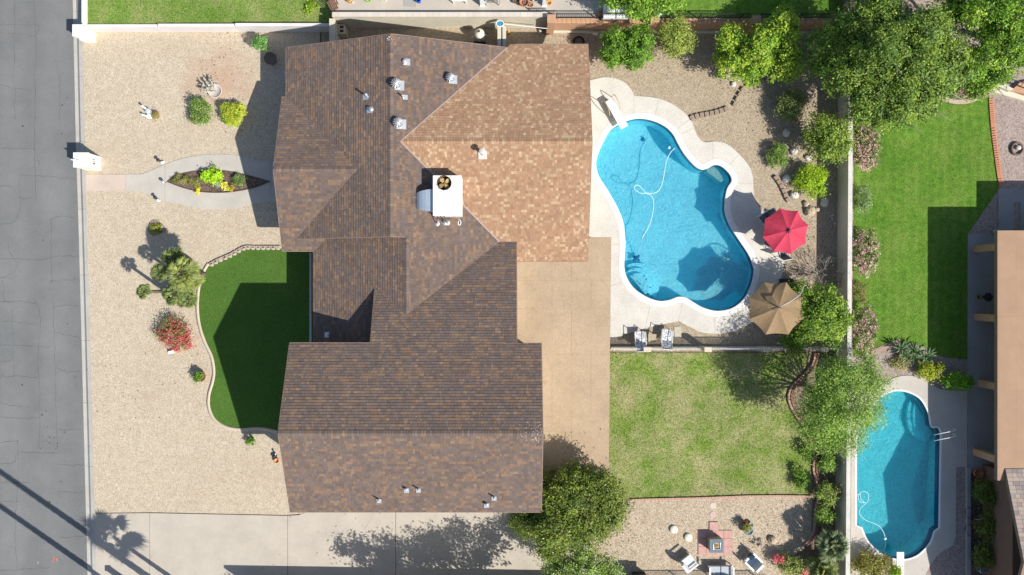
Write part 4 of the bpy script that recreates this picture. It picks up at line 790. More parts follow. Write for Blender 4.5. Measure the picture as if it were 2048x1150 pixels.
# ================================================================ NEIGHBOUR'S HOUSE ON THE RIGHT
nh = thing('neighbor_house', 'tan flat-roofed house with brick posts and a shingled gable at the right edge', 'house', P(2000,700)); zr = 2.6
xl = P(1995,0,zr).x; yt, yb = P(0,461,zr).y, P(0,961,zr).y
m = MB(); m.prism([(xl,yt),(32,yt),(32,yb),(xl,yb)], zr-.25, zr-.02); r_ = m.build('roof', FASC, nh)
for a, b in zip([xl, xl+.08, xl+1.05], [xl+.075, xl+1.047, 32]):
    for j, (ya, yb_) in enumerate([(yt, P(0,633,zr).y+.002), (P(0,633,zr).y-.002, P(0,822,zr).y+.002), (P(0,822,zr).y-.002, yb)]): m = MB(); m.prism([(a,ya),(b,ya),(b,yb_),(a,yb_)], zr-.022, zr+.004*(j % 2)); m.build('roofing_strip', ROLLN, r_)
for bx, by in [(1947,498), (1948,634), (1955,766), (1945,903)]: c = P(bx,by); m = MB(); m.box((c.x+.18,c.y,1.2), (.36,.40,2.4)); m.build('brick_post', BRK, nh)
m = MB(); m.prism([(29.4,yt-.3),(33,yt-.3),(33,yb+.2),(29.4,yb+.2)], 0, 2.4); m.build('wall', WALLH, nh); m = MB(); m.prism([(30.57,4.5),(40,4.5),(40,-9),(30.57,-9)], 2.75, 3.0); m.build('main_roof', FASC, nh)
m = MB(); m.prism([(31.2,4.0),(39.5,4.0),(39.5,-8.8),(31.2,-8.8)], 0, 2.75); m.build('wall', WALLH, nh)
gx = 27.7; gy0 = -10.2; zG = lambda x, y: 2.62+.30*(gy0-y); zG2 = lambda x, y: zG(x,-14.9)-.30*(-14.9-y)
m = MB(); m.prism([(gx,gy0),(32,gy0),(32,-14.9),(gx,-14.9)], lambda p: zG(*p[:2])-.2, lambda p: zG(*p[:2])-.006); g1 = m.build('gable_roof', FASC, nh)
m = MB(); m.prism([(gx,-19.5),(32,-19.5),(32,-14.9),(gx,-14.9)], lambda p: zG2(*p[:2])-.2, lambda p: zG2(*p[:2])-.006); m.build('gable_roof', FASC, nh)
m = MB(); m.prism([(gx+.5,gy0-.4),(32,gy0-.4),(32,-19),(gx+.5,-19)], 0, 2.5); m.build('wall', plain('brown_wall', (.16,.10,.08), .8), nh); m = MB()
rg = random.Random(6); cols = [(.30,.25,.23), (.36,.29,.26), (.26,.22,.21), (.40,.31,.27), (.32,.28,.27), (.42,.34,.27)]; shm = [plain('wood_shingle_%d' % i, c, .85, .15, 4) for i, c in enumerate(cols)]; cm = {}
y = gy0; row = 0
while y > -14.9:
    x = gx
    while x < 29.9:
        wd = rg.choice((.26,.31,.36)); key = (wd, rg.randrange(6))
        if key not in cm: mm = MB(); mm.box((wd/2-.004,-.10,.012), (wd-.014,.215,.024)); cm[key] = bpy.data.meshes.new('shingle'); setmesh(cm[key], mm.v, mm.f, shm[key[1]])
        o = bpy.data.objects.new('shingle', cm[key]); C.objects.link(o); o.parent = g1; o.location = Vector((x, y, zG(x,y)))-BASE[g1]; o.rotation_euler.x = -math.atan(.30)-.04; x += wd
    y -= .215; row += 1
# ================================================================ TREES
GR = [(.085,.16,.022), (.12,.21,.03), (.055,.11,.018), (.17,.27,.04), (.10,.18,.03)]
YG = [(.20,.29,.035), (.14,.24,.03), (.28,.34,.05), (.09,.17,.025), (.32,.35,.06)]
DG = [(.045,.10,.03), (.065,.135,.04), (.035,.075,.025), (.09,.16,.05), (.12,.19,.05)]
OL = [(.17,.20,.09), (.12,.15,.06), (.22,.24,.12), (.10,.13,.05)]
DRY = [(.22,.18,.09), (.16,.17,.06), (.28,.23,.12), (.12,.15,.04)]
FT = [(.16,.25,.05), (.22,.31,.07), (.10,.17,.035), (.13,.21,.05), (.27,.33,.11)]
tree('citrus_tree', 'dense bright green rounded tree beside the end of the tan roof', 'tree', (1245,100), [(1232,90,1.5,33,1.1), (1272,88,1.6,35,1.2), (1262,112,1.2,30,.9), (1228,112,1.2,24,.9), (1282,108,1.2,22,.9)], 15000, .13, GR, 101, .09, sig=.13, per=40, up=.9)
tree('shrub_tree', 'small thin yellow-green tree between the two dense citrus trees', 'tree', (1342,85), [(1345,70,1.5,28,.9), (1360,62,1.4,24,.8), (1348,95,1.2,22,.8), (1374,84,1.1,18,.7)], 5200, .11, [(.25,.27,.08), (.17,.22,.05), (.32,.32,.10), (.14,.18,.05)], 102, .05, sig=.17, per=34)
tree('lemon_tree', 'large yellow-green citrus tree with yellow fruit above the block edging', 'tree', (1505,110), [(1460,85,2.0,32,1.2), (1468,130,1.7,32,1.1), (1505,140,1.7,30,1.0), (1515,95,2.5,40,1.4), (1555,70,2.7,38,1.3), (1560,115,2.2,40,1.3), (1575,140,1.5,25,.9), (1565,38,2.2,22,.9), (1450,105,1.4,24,.9)], 30000, .14, YG, 103, .12, sig=.16, per=42)
tree('shade_tree', 'huge dark green tree spreading over the wall corner at the top right', 'tree', (1790,110), [(1650,95,3.6,42,1.5), (1700,60,4.6,48,1.6), (1760,35,5,45,1.5), (1700,130,4.6,50,1.7), (1760,110,5.8,60,1.9), (1830,70,5.6,55,1.7), (1880,110,5,45,1.5), (1820,150,5.4,60,1.8), (1740,185,4.4,48,1.6), (1800,205,4.2,48,1.4), (1860,170,4.6,42,1.5), (1720,225,3.2,28,1.1), (1640,130,3.0,32,1.2), (1900,150,4.2,30,1.2), (1680,165,4.0,34,1.2), (1770,235,3.4,26,1.0), (1840,218,3.6,26,1.0)], 80000, .14, [(.07,.125,.03), (.10,.165,.04), (.05,.095,.028), (.14,.205,.045), (.19,.245,.05), (.23,.275,.06)], 104, .26, sig=.19, per=48, bark=GREYB, shell=.5)
tree('shade_tree', 'tall yellow-green tree filling the top right corner of the picture', 'tree', (1960,70), [(1905,25,4.6,42,1.5), (1950,20,5.6,48,1.6), (2010,30,5.8,52,1.6), (1990,90,5.2,52,1.6), (1940,130,4.2,38,1.3), (2030,110,4.6,42,1.4), (1985,150,3.8,34,1.2), (1955,170,3.2,24,1.0), (2060,60,5,45,1.5), (1920,-20,5,50,1.5), (2020,-25,5,55,1.6)], 56000, .13, [(.12,.22,.025), (.08,.16,.02), (.18,.28,.035), (.06,.12,.02), (.24,.32,.05)], 105, .22, sig=.18, per=48, bark=GREYB, shell=.5)
tree('garden_tree', 'leafy tree with grey twigs against the cream wall above the yellow fern bush', 'tree', (1655,285), [(1635,255,1.7,28,.9), (1665,262,2.0,32,1.0), (1652,300,1.6,34,.9), (1680,290,1.6,26,.9), (1625,282,1.2,22,.7)], 9500, .12, [(.13,.19,.04), (.20,.26,.05), (.09,.14,.03), (.26,.30,.07)], 106, .06, sig=.16, per=32, bark=GREYB)
tree('orange_tree', 'bushy green citrus tree behind the tan cantilever umbrella', 'tree', (1628,630), [(1600,595,1.8,32,1.0), (1645,605,2.0,38,1.1), (1625,640,2.2,42,1.1), (1668,635,1.9,36,1.0), (1600,665,1.5,32,.9), (1655,665,1.5,30,.9), (1585,685,.9,22,.6)], 20000, .13, [(.13,.21,.03), (.20,.28,.04), (.08,.145,.025), (.27,.33,.06), (.06,.11,.02)], 107, .09, sig=.15, per=40)
tree('palo_verde_tree', 'feathery yellow-green tree leaning over the cream wall beside both pools', 'tree', (1665,805), [(1620,800,3.0,40,1.1), (1660,770,3.6,44,1.2), (1700,760,3.4,42,1.1), (1740,770,3.0,36,1.0), (1650,830,3.8,46,1.2), (1700,820,4.0,48,1.3), (1735,820,3.2,34,1.0), (1640,870,3.0,34,1.0), (1690,875,3.2,38,1.1), (1610,845,2.6,28,.9), (1665,735,2.6,30,.9), (1730,730,2.2,26,.8)], 30000, .13, FT, 108, .12, sig=.24, per=30, aspect=.3, bark=GREYB)
tree('ficus_tree', 'large round dark green tree over the driveway corner of the two-storey wing', 'tree', (1130,980), [(1080,990,3.4,48,1.3), (1135,985,4.0,52,1.4), (1190,985,3.8,48,1.3), (1215,1020,3.4,42,1.2), (1060,1035,3.2,42,1.2), (1110,1045,4.0,52,1.4), (1165,1050,3.8,52,1.3), (1100,1085,3.0,34,1.1), (1215,985,2.8,36,1.1), (1145,960,3.0,36,1.1)], 52000, .13, [(.085,.115,.026), (.13,.165,.034), (.06,.085,.02), (.20,.215,.05), (.11,.14,.03)], 109, .2, sig=.18, per=45)
tree('shrub_tree', 'green tree with grey-blue tips at the bottom edge beside the gas grill', 'tree', (1120,1150), [(1115,1135,2.4,34,1.0), (1160,1125,2.8,38,1.1), (1205,1140,2.4,36,1.0), (1165,1160,2.6,44,1.1), (1230,1155,2.0,24,.9)], 17000, .12, [(.12,.19,.04), (.18,.26,.05), (.08,.13,.03), (.24,.28,.12), (.26,.27,.22)], 110, .12, sig=.17, per=40)
tree('upper_tree', 'green tree hanging into the top edge over the white sofa', 'tree', (1290,2,1.2), [(1230,-6,3.0,32,1.0), (1270,0,3.4,38,1.1), (1310,4,3.2,34,1.0), (1345,-8,3.0,30,1.0), (1290,18,2.4,20,.7)], 13000, .13, [(.12,.22,.03), (.18,.28,.04), (.08,.15,.02), (.24,.32,.06)], 111, .1, sig=.16, per=40)
# trees standing below the picture: their shadows fall on the drive
tree('street_tree', 'leafy tree below the driveway whose shadow crosses the concrete', 'tree', (1030,1240), [(955,1262,4.0,62,1.0), (1020,1270,4.4,60,1.0), (890,1262,4.0,50,.9), (1085,1265,3.8,50,.9), (835,1262,4.2,40,.8), (795,1262,4.3,24,.5), (985,1228,4.0,26,.5), (1115,1222,4.0,44,.8), (1050,1222,4.2,36,.7)], 12500, .17, GR, 112, .15, sig=.19, per=16, shell=.6)
tree('street_tree', 'loose shrub tree below the middle of the driveway', 'tree', (830,1250), [(840,1240,2.6,30,.6), (790,1250,2.3,28,.6), (755,1235,2.0,20,.4)], 2400, .2, GR, 113, .08, sig=.22, per=20)
sw = thing('side_wall', 'block wall along the lower edge of the driveway below the picture', 'wall', P(760,1173)); m = MB(); m.prism([xy(473,1186,1.6),xy(1180,1197,1.6),xy(1180,1203,1.6),xy(473,1192,1.6)], 0, 1.55); m.build('wall', CREAM, sw)
rg = random.Random(4)
for i, (x, r) in enumerate([(500,8), (540,10), (610,26), (655,30), (715,24), (760,20)]): shrub('hedge_shrub', ['thin shrub at the start of the lower side wall', 'small shrub at the lower side wall', 'leafy shrub over the lower side wall', 'round shrub over the lower side wall', 'broad shrub at the lower side wall', 'end shrub of the lower side wall'][i], x, 1215, r, 2.2, 500+int(r*30), .14, GR, 200+i, group='shrubs below the driveway', sig=.16)
PLM = [(.10,.15,.03), (.16,.21,.05), (.07,.11,.02), (.22,.26,.09)]
palm('street_palm', 'tall thin palm below the left end of the driveway', (332,1178), 14, 1.3, 16, PLM, 1, trunk=.15, cat='palm')
palm('street_palm', 'second tall palm beyond the lower left corner', (262,1198), 13, 1.3, 16, PLM, 2, trunk=.14, cat='palm')
palm('street_palm', 'short palm whose fan-shaped shadow lies on the drive', (388,1186), 5.2, 1.75, 12, PLM, 3, trunk=.11, cat='palm')
m = MB(); c = P(262,1168); m.box((c.x,c.y,.75), (.26,.26,1.5)); m.box((c.x,c.y,1.53), (.32,.32,.06)); tag(m.build('gate_pillar', PWHITE), 'white pillar just below the driveway near the street', 'pillar')
# ---- front yard plants
PAL = [(.11,.17,.05), (.17,.22,.06), (.08,.13,.04), (.24,.26,.07), (.14,.20,.08)]; PALY = [(.22,.26,.05), (.30,.31,.08), (.16,.22,.05), (.26,.26,.12)]
def gpx(px, py, z): k = 1-z/H; return (1024+(px-1024)*k, 575+(py-575)*k)
for i, (px, py, z, L, nf, pal, lab) in enumerate([(345,516,2.2,.72,22,PAL,'fan palm with a bright centre at the top of the palm cluster'), (321,545,1.8,.62,18,PAL,'dark leaning fan palm on the street side of the palm cluster'), (367,546,2.7,1.05,30,PAL+PALY,'tallest broad fan palm in the middle of the palm cluster'), (347,590,1.5,.78,20,PAL,'fan palm at the lower side of the palm cluster'), (374,598,1.0,.72,18,PALY,'low yellowish fan palm at the lower end of the palm cluster'), (384,562,1.4,.7,16,PALY,'fan palm beside the turf border in the palm cluster'), (288,583,2.5,.50,18,PAL,'small slim fan palm standing apart from the palm cluster')]):
    palm('fan_palm', lab, gpx(px,py,z), z, L, nf, pal, 20+i, 'fan' if i != 1 else 'fan', 'fan palms in the front gravel', .085)
t = shrub('bougainvillea', 'red flowering bougainvillea in the front gravel', 346, 664, (41,41), .9, 2600, .085, [(.17,.18,.08), (.24,.20,.11), (.22,.13,.09), (.20,.20,.10)], 31, sig=.13, per=14); c = P(350,668,.6)
leaves('flowers', t, [(c+Vector((.0,.05,-.05)), (1.05,1.05,.38)), (c+Vector((.8,-.4,-.1)), (.36,.5,.28)), (c+Vector((.1,-.85,-.2)), (.5,.16,.2))], 1500, .085, [(.36,.06,.08), (.40,.08,.12), (.32,.12,.10), (.44,.04,.10)], 32, sig=.11, per=12, aspect=.8)
shrub('green_bush', 'loose green bush left of the round yellow bush in the front yard', 400, 224, (29,32), .85, 4200, .09, [(.13,.20,.06), (.19,.26,.08), (.09,.14,.04), (.25,.27,.14)], 33, sig=.12)
shrub('yellow_bush', 'round yellow-green clipped bush beside the shaded edge of the front yard', 466, 227, (28,27), .95, 7000, .075, [(.36,.36,.04), (.28,.33,.03), (.42,.40,.08), (.20,.28,.03)], 34, sig=.07, shell=.15)
shrub('small_shrub', 'tiny green shrub in the gravel below the turf', 501, 882, (10,10), .4, 700, .08, GR, 35, sig=.05)
shrub('bed_plant', 'tall lime green plant in the middle of the walkway flower bed', 424, 354, (21,22), .6, 1500, .12, [(.34,.48,.03), (.42,.55,.05), (.25,.38,.02)], 36, sig=.08, cat='plant')
shrub('bed_plant', 'pale yellow and cream plant in the walkway flower bed', 449, 371, (9,10), .35, 500, .08, [(.62,.50,.14), (.7,.62,.3), (.5,.42,.08)], 37, sig=.05, cat='plant')
shrub('bed_plant', 'yellow and red leaved plant low in the walkway flower bed', 460, 376, (10,9), .35, 500, .08, [(.42,.40,.05), (.30,.15,.06), (.2,.25,.04)], 38, sig=.05, cat='plant')
shrub('bed_plant', 'grey-green plant nearest the house in the walkway flower bed', 478, 361, (15,13), .45, 800, .09, [(.16,.22,.10), (.22,.28,.12), (.12,.16,.07)], 39, sig=.07, cat='plant')
shrub('bed_plant', 'olive ground plant at the street end of the walkway flower bed', 362, 359, (18,12), .35, 900, .08, DRY, 40, sig=.07, cat='plant')
shrub('bed_plant', 'thin olive plant beside the lime green plant in the walkway bed', 388, 362, (16,12), .3, 500, .08, DRY, 41, sig=.08, cat='plant')
shrub('bed_plant', 'yellow plant spilling over the lower edge of the walkway flower bed', 395, 379, (7,12), .25, 350, .08, [(.6,.46,.04), (.7,.55,.08), (.4,.4,.05)], 42, sig=.05, cat='plant')
shrub('bed_plant', 'grey succulent in the middle of the walkway flower bed', 436, 368, (7,7), .3, 260, .09, [(.34,.38,.36), (.28,.32,.3)], 43, sig=.05, cat='plant')
# heart-shaped stone ring
t = thing('stone_ring', 'heart-shaped stone ring round a small plant in the front gravel', 'planter', P(313,456)); pr = spline([P(*p) for p in [(301,446),(308,441),(318,444),(331,459),(318,468),(303,469),(298,458)]], True, 5); m = MB(); m.tube(pr+pr[:1], .055, 6); m.build('ring', BRNB, t, True); o = leaves('plant', t, [(P(312,457,.15), (.36,.34,.15))], 900, .09, [(.20,.20,.05), (.28,.26,.08), (.12,.15,.03)], 44, sig=.06, per=20)
def pot(name, label, px, py, r, h, mat, pal, n, leaf, seed, fh=.4, fr=1.2, cat='potted plant', off=(0,0), z0=0):
    b = P(px,py,z0); t = thing(name, label, cat, b); MB().lathe([(r*.7,0),(r*.85,h*.5),(r,h*.92),(r*1.06,h),(r*.94,h),(r*.9,h*.86),(.01,h*.84)], b, 18).build('pot', mat, t, True)
    c = b+Vector((off[0],off[1],h+fh*.45)); m = MB()
    for i in range(4): m.tube([b+Vector((0,0,h*.8)), c+Vector((R.uniform(-.1,.1), R.uniform(-.1,.1), 0))], [.02,.01], 5)
    m.build('stem', BARK, t); leaves('foliage', t, [(c, (r*fr, r*fr, fh*.5)), (c+Vector((r*.4,r*.3,.05)), (r*fr*.6,r*fr*.6,fh*.4))], n, leaf, pal, seed, sig=.08, per=24); return t
pot('potted_plant', 'green plant in a dark pot at the house shade edge near the white wall', 545, 121, .36, .4, POTD, [(.12,.24,.08), (.18,.32,.12), (.08,.17,.05)], 1500, .11, 51, .9, 1.15, off=(-.42,.75))
pot('potted_plant', 'small green plant in a terracotta pot beside the turf border', 405, 752, .30, .28, TERRA, GR, 700, .1, 52, .35, .9, off=(-.08,0))
t = thing('desert_rose', 'pale branching succulent in a wide pot above the green bush', 'potted plant', P(433,184)); b = BASE[t]; MB().lathe([(.33,0),(.40,.2),(.44,.26),(.38,.26),(.36,.2),(.01,.19)], b, 20).build('pot', POTW, t, True)
m = MB(); rg = random.Random(9)
def grow(p, d, L, r, dep):
    q = p+d*L; m.tube([p, p.lerp(q,.5)+Vector((rg.gauss(0,.03),rg.gauss(0,.03),.02)), q], [r, r*.85, r*.7], 6)
    if dep:
        for _ in range(3 if dep > 1 else 2): e = (d+Vector((rg.gauss(0,.6), rg.gauss(0,.6), rg.gauss(.1,.35)))).normalized(); grow(q, e, L*rg.uniform(.6,.9), r*.68, dep-1)
for a in ((-.8,.3), (-.3,.9), (.1,.7), (-.9,-.1), (-.4,-.3), (-.6,.7)): grow(b+Vector((0,0,.22)), Vector((a[0],a[1],.7)).normalized(), .34, .055, 2)
m.build('branches', plain('pale_succulent', (.42,.40,.34), .8, .25, 8), t, True)
# ---- back yard shrubs
shrub('sage_bush', 'grey-olive bush right of the brown block edging', 1582, 212, (36,38), 1.3, 6500, .08, OL, 61, sig=.13)
shrub('low_bush', 'small green bush in the gravel beside the pool deck curve', 1555, 312, (23,30), .8, 3600, .08, [(.12,.20,.05), (.17,.26,.06), (.08,.13,.03), (.2,.24,.1)], 62, sig=.09)
shrub('fern_bush', 'bright yellow-green feathery bush ringed by pale rocks', 1620, 360, (38,40), 1.1, 7000, .13, [(.30,.40,.02), (.40,.48,.03), (.20,.30,.02), (.14,.24,.02)], 63, sig=.12, aspect=.25, per=28)
for i, (px, py, rx, ry, h, n, lab, pal) in enumerate([(1655,925,22,20,1.0,2200,'round yellow-green shrub at the foot of the cream wall below the feathery tree', FT), (1655,985,28,26,1.2,2800,'loose leafy shrub against the cream wall beside the lawn corner', DRY+FT), (1648,1030,22,18,.9,2000,'light green shrub below the loose leafy shrub at the cream wall', FT), (1600,955,18,28,.7,1200,'dark shrub standing at the right edge of the back lawn', GR), (1612,900,14,16,.7,800,'small shadowed shrub at the upper end of the brick edging', GR), (1585,1130,34,22,1.1,3200,'pink flowering shrub at the bottom edge beside the patio chair', [(.2,.22,.08),(.28,.28,.12),(.14,.17,.05)])]):
    shrub('garden_shrub', lab, px, py, (rx,ry), h, n, .10, pal, 70+i, sig=.13)
sh = [o for o in C.objects if o.get('label','').startswith('pink flowering shrub')][0]; leaves('flowers', sh, [(P(1557,1118,1.0), (.35,.25,.2)), (P(1608,1145,1.0), (.2,.2,.2))], 240, .09, [(.55,.08,.16), (.6,.2,.25)], 79, sig=.07, per=16, aspect=.8)
palm('fan_palm', 'fan palm with upright blue-green leaves at the cream wall near the bottom edge', gpx(1665,1092,1.4), 1.4, 1.15, 26, [(.10,.15,.06), (.15,.20,.08), (.07,.11,.04), (.24,.27,.15)], 81, trunk=.14); palm('fan_palm', 'lower fan palm cut by the bottom edge beside the cream wall', gpx(1645,1140,1.0), 1.0, 1.05, 24, [(.10,.16,.05), (.17,.23,.08), (.07,.11,.03)], 82, trunk=.14)
# bare shrub near the red umbrella
t = thing('bare_shrub', 'leafless grey branching shrub between the red and tan umbrellas', 'shrub', P(1635,548)); m = MB(); rg = random.Random(21)
for _ in range(15): a = rg.uniform(0,6.28); grow(BASE[t]+Vector((0,0,.05)), Vector((math.cos(a), math.sin(a)*.8, rg.uniform(.4,1.0))).normalized(), .55, .022, 3)
m.build('branches', GREYB, t, True)
# neighbour's plants
PK = [(.10,.15,.04), (.15,.20,.06), (.07,.11,.03)]; PF = [(.46,.25,.36), (.50,.34,.44), (.40,.20,.32)]
for i, (px, py, rx, ry, lab) in enumerate([(1732,295,30,58,'uppermost pink flowering hedge along the boundary wall beside the bright lawn'), (1731,503,29,52,'pink flowering hedge in the middle of the boundary wall'), (1729,658,28,56,'lowest pink flowering hedge along the boundary wall beside the bright lawn'), (1940,180,50,20,'pink flowering shrub under the trees by the garden steps')]):
    t = shrub('oleander', lab, px, py, (rx,ry), 1.1, 3400, .10, PK, 90+i, group='pink flowering hedges', nl=6); c = P(px,py,.75); k = (H-.75)/FPX
    leaves('flowers', t, [(c, (rx*k, ry*k, .42))], 1700 if i < 3 else 900, .07, PF, 95+i, sig=.06, per=7, aspect=.85, fill=.05)
shrub('grey_bush', 'grey-green bush on the boundary wall between two pink hedges', 1725, 402, (19,37), .9, 3000, .07, [(.20,.26,.16), (.26,.32,.20), (.14,.19,.11)], 98, sig=.08)
shrub('dry_bush', 'thin yellowish bush on the boundary wall above the lowest pink hedge', 1720, 585, (18,32), .7, 1500, .07, DRY, 99, sig=.1)
for i, (px, py, L) in enumerate([(1800,697,.75), (1826,702,.8), (1850,712,.85), (1812,712,.6)]): palm('spiky_plant', ['spiky dark green plant nearest the pink hedge at the foot of the side lawn', 'second spiky dark green plant at the foot of the side lawn', 'largest spiky blue-green plant beside the dark lawn shadow', 'low spiky plant in front of the spiky row'][i], gpx(px,py,.3), .25, L, 26, [(.08,.16,.05), (.12,.22,.08), (.05,.11,.03), (.18,.28,.14)], 120+i, 'blade', 'spiky plants at the foot of the side lawn', .05, 'plant', tilt=(.0,1.2))
shrub('garden_shrub', 'yellowish shrub above the round end of the oval pool', 1858, 740, (30,20), .8, 2600, .11, [(.26,.28,.03), (.34,.32,.04), (.16,.22,.03)], 126, sig=.12); shrub('garden_shrub', 'bright green shrub in the patio shade above the oval pool steps', 1912, 762, (36,20), 1.0, 3600, .12, [(.16,.30,.03), (.22,.36,.05), (.10,.2,.02)], 127, sig=.13)
shrub('dry_grass_clump', 'pale dry ground plant under the feathery tree above the oval pool', 1800, 725, (26,18), .35, 1500, .09, [(.34,.26,.18), (.28,.24,.14), (.2,.2,.1)], 128, sig=.12)
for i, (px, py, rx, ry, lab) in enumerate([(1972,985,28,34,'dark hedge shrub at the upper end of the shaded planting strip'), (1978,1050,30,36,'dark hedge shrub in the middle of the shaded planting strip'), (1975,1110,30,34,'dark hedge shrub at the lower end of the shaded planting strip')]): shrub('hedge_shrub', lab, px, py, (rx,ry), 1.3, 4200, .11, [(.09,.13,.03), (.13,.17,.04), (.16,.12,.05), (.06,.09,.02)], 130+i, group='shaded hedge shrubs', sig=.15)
shrub('brown_shrub', 'reddish green shrub in the lower corner between the cream wall and oval pool', 1740, 1132, (44,30), 1.2, 5200, .11, [(.20,.16,.05), (.26,.2,.07), (.14,.17,.04), (.32,.26,.08)], 135, sig=.14)
shrub('lime_shrub', 'small lime green shrub next to the lower diving board', 1790, 1142, (14,14), .9, 1100, .1, [(.3,.38,.04), (.22,.3,.03)], 136, sig=.09)
shrub('ivy_shrub', 'leafy green shrub at the top edge between the front lawn and wooden fence', 622, 14, (16,22), .9, 1500, .1, YG, 137, sig=.1)
# ================================================================ FURNITURE AND SMALL THINGS
# street mailbox pillar with house number
t = thing('mailbox_pillar', 'white pillar with a blue-white mailbox and dark house number beside the walkway', 'pillar', P(190,326)); zt = 1.22
x0, x1, y0, y1 = P(148,0,zt).x, P(177,0,zt).x, P(0,334,zt).y, P(0,306,zt).y; ym = (y0+y1)/2
m = MB(); m.box(((x0+x1)/2, ym, .52), (x1-x0, y1-y0, 1.3)); m.build('shaft', PWHITE, t); m = MB(); m.box(((x0+x1)/2, ym, zt), (x1-x0+.05, y1-y0+.05, .08)); m.build('cap', PWHITE, t)
m = MB(); m.prism([(x0-.22,ym-.16),(x0+.02,ym-.16),(x0+.02,ym+.16),(x0-.22,ym+.16)], .85, 1.02); m.build('mailbox', plain('pale_blue_paint', (.5,.62,.68), .4), t)
m = MB(); a = P(148,320,1.3); m.ell((a.x+.02,a.y,1.32), (.12,.09,.06), 10, 6); m.ell((a.x+.18,a.y-.02,1.30), (.13,.05,.03), 10, 6); m.ell((a.x-.10,a.y+.02,1.36), (.05,.045,.045), 8, 6); m.build('bird_ornament', plain('pale_blue_glaze', (.52,.68,.74), .3, .3, 7), t, True)
cu = bpy.data.curves.new('house_number', 'FONT'); cu.body = '817'; cu.size = .24; cu.extrude = .008; cu.align_x = 'CENTER'
fo = bpy.data.objects.new('house_number_tmp', cu); C.objects.link(fo); bpy.context.view_layer.update(); me = bpy.data.meshes.new_from_object(fo); bpy.data.objects.remove(fo)
me.materials.clear(); me.materials.append(DARK); o = bpy.data.objects.new('house_number', me); C.objects.link(o); o.parent = t; o.location = Vector((x1+.012, ym, .62))-BASE[t]; o.rotation_euler = (math.pi/2, 0, math.pi/2)
# garden figurines
def figurine(label, px, py, cols, rz=0, s=1.0):
    t = thing('garden_figurine', label, 'figurine', P(px,py), None, rz); m = MB(); m.ell((0,0,.11*s), (.15*s,.09*s,.11*s), 12, 8); m.ell((-.06*s,0,.06*s), (.12*s,.10*s,.06*s), 10, 6); m.build('body', cols[0], t, True, False)
    m = MB(); m.tube([(.10*s,0,.14*s),(.14*s,0,.22*s),(.17*s,0,.27*s)], [.05*s,.035*s,.03*s], 8); m.ell((.19*s,0,.29*s), (.06*s,.045*s,.045*s), 10, 7); m.build('head', cols[1], t, True, False)
    for sg in (-1, 1): m = MB(); m.ell((-.02*s,.085*s*sg,.13*s), (.12*s,.02*s,.06*s), 8, 6); m.build('wing', cols[0], t, True, False)
    return t
GREYF = plain('grey_figurine', (.48,.52,.56), .6, .1, 6)
figurine('upper pale grey bird figurine in the front gravel', 299, 223, (GREYF, WHITE), 2.3, 1.5); figurine('lower white bird figurine beside the straw basket', 299, 234, (WHITE, WHITE), 2.9, 1.2)
pot('potted_plant', 'small straw-coloured dried plant in a pale pot beside the bird figurines', 316, 233, .22, .2, POTW, [(.40,.22,.10), (.32,.2,.08), (.2,.2,.06)], 380, .08, 53, .25, .9)
figurine('dark and orange bird figurine beside the garage roof corner', 551, 911, (DARK, POTW), 1.0, 1.1)
t = thing('clay_pot', 'small orange clay pot below the dark bird figurine', 'pot', P(555,920)); MB().lathe([(.09,0),(.14,.14),(.16,.2),(.13,.2),(.1,.1),(.01,.08)], BASE[t], 14).build('pot', plain('orange_clay', (.55,.25,.12)), t, True)
def pathlight(label, px, py, rz, ball=False):
    t = thing('path_light', label, 'path light', P(px,py), None, rz); MB().tube([(0,0,0),(0,0,.34)], .012, 6).build('stake', DARK, t, False, False)
    if ball: MB().ell((0,0,.40), (.10,.10,.10), 12, 8).build('globe', METAL, t, True, False)
    else:
        MB().lathe([(.10,.34),(.11,.37),(.03,.41)], (0,0,0), 12).build('shade', DARK, t, True, False); m = MB(); m.ell((.12,-.1,.08), (.13,.10,.09), 10, 6); m.ell((.22,-.06,.14), (.06,.05,.06), 8, 6); m.build('white_stone', WHITE, t, True, False)
pathlight('path light with a white ornament at the upper side of the walkway', 322, 322, 0); pathlight('path light with a white ornament at the lower side of the walkway', 316, 396, -.5); pathlight('round metal path light at the tip of the walkway flower bed', 333, 366, 0, True)
t = thing('spotlight', 'small white garden spotlight below the red bougainvillea', 'spotlight', P(345,704)); m = MB(); m.box(BASE[t]+Vector((0,0,.14)), (.30,.18,.12), .25); m.build('head', WHITE, t); MB().tube([BASE[t], BASE[t]+Vector((0,0,.1))], .02, 6).build('stake', DARK, t); m = MB(); m.box(BASE[t]+Vector((-.03,-.12,.12)), (.14,.1,.1), .25); m.build('lens', plain('grey_lens', (.25,.3,.4), .2), t)
for i, (px, py) in enumerate([(345,494), (350,496), (355,497)]):
    m = MB(); m.ell(P(px,py,.05), (.08,.06,.06), 8, 5, jit=.1); tag(m.build('white_pebble', WHITE, None, True), ['left white pebble above the palm cluster', 'middle white pebble above the palm cluster', 'right white pebble above the palm cluster'][i], 'pebble')
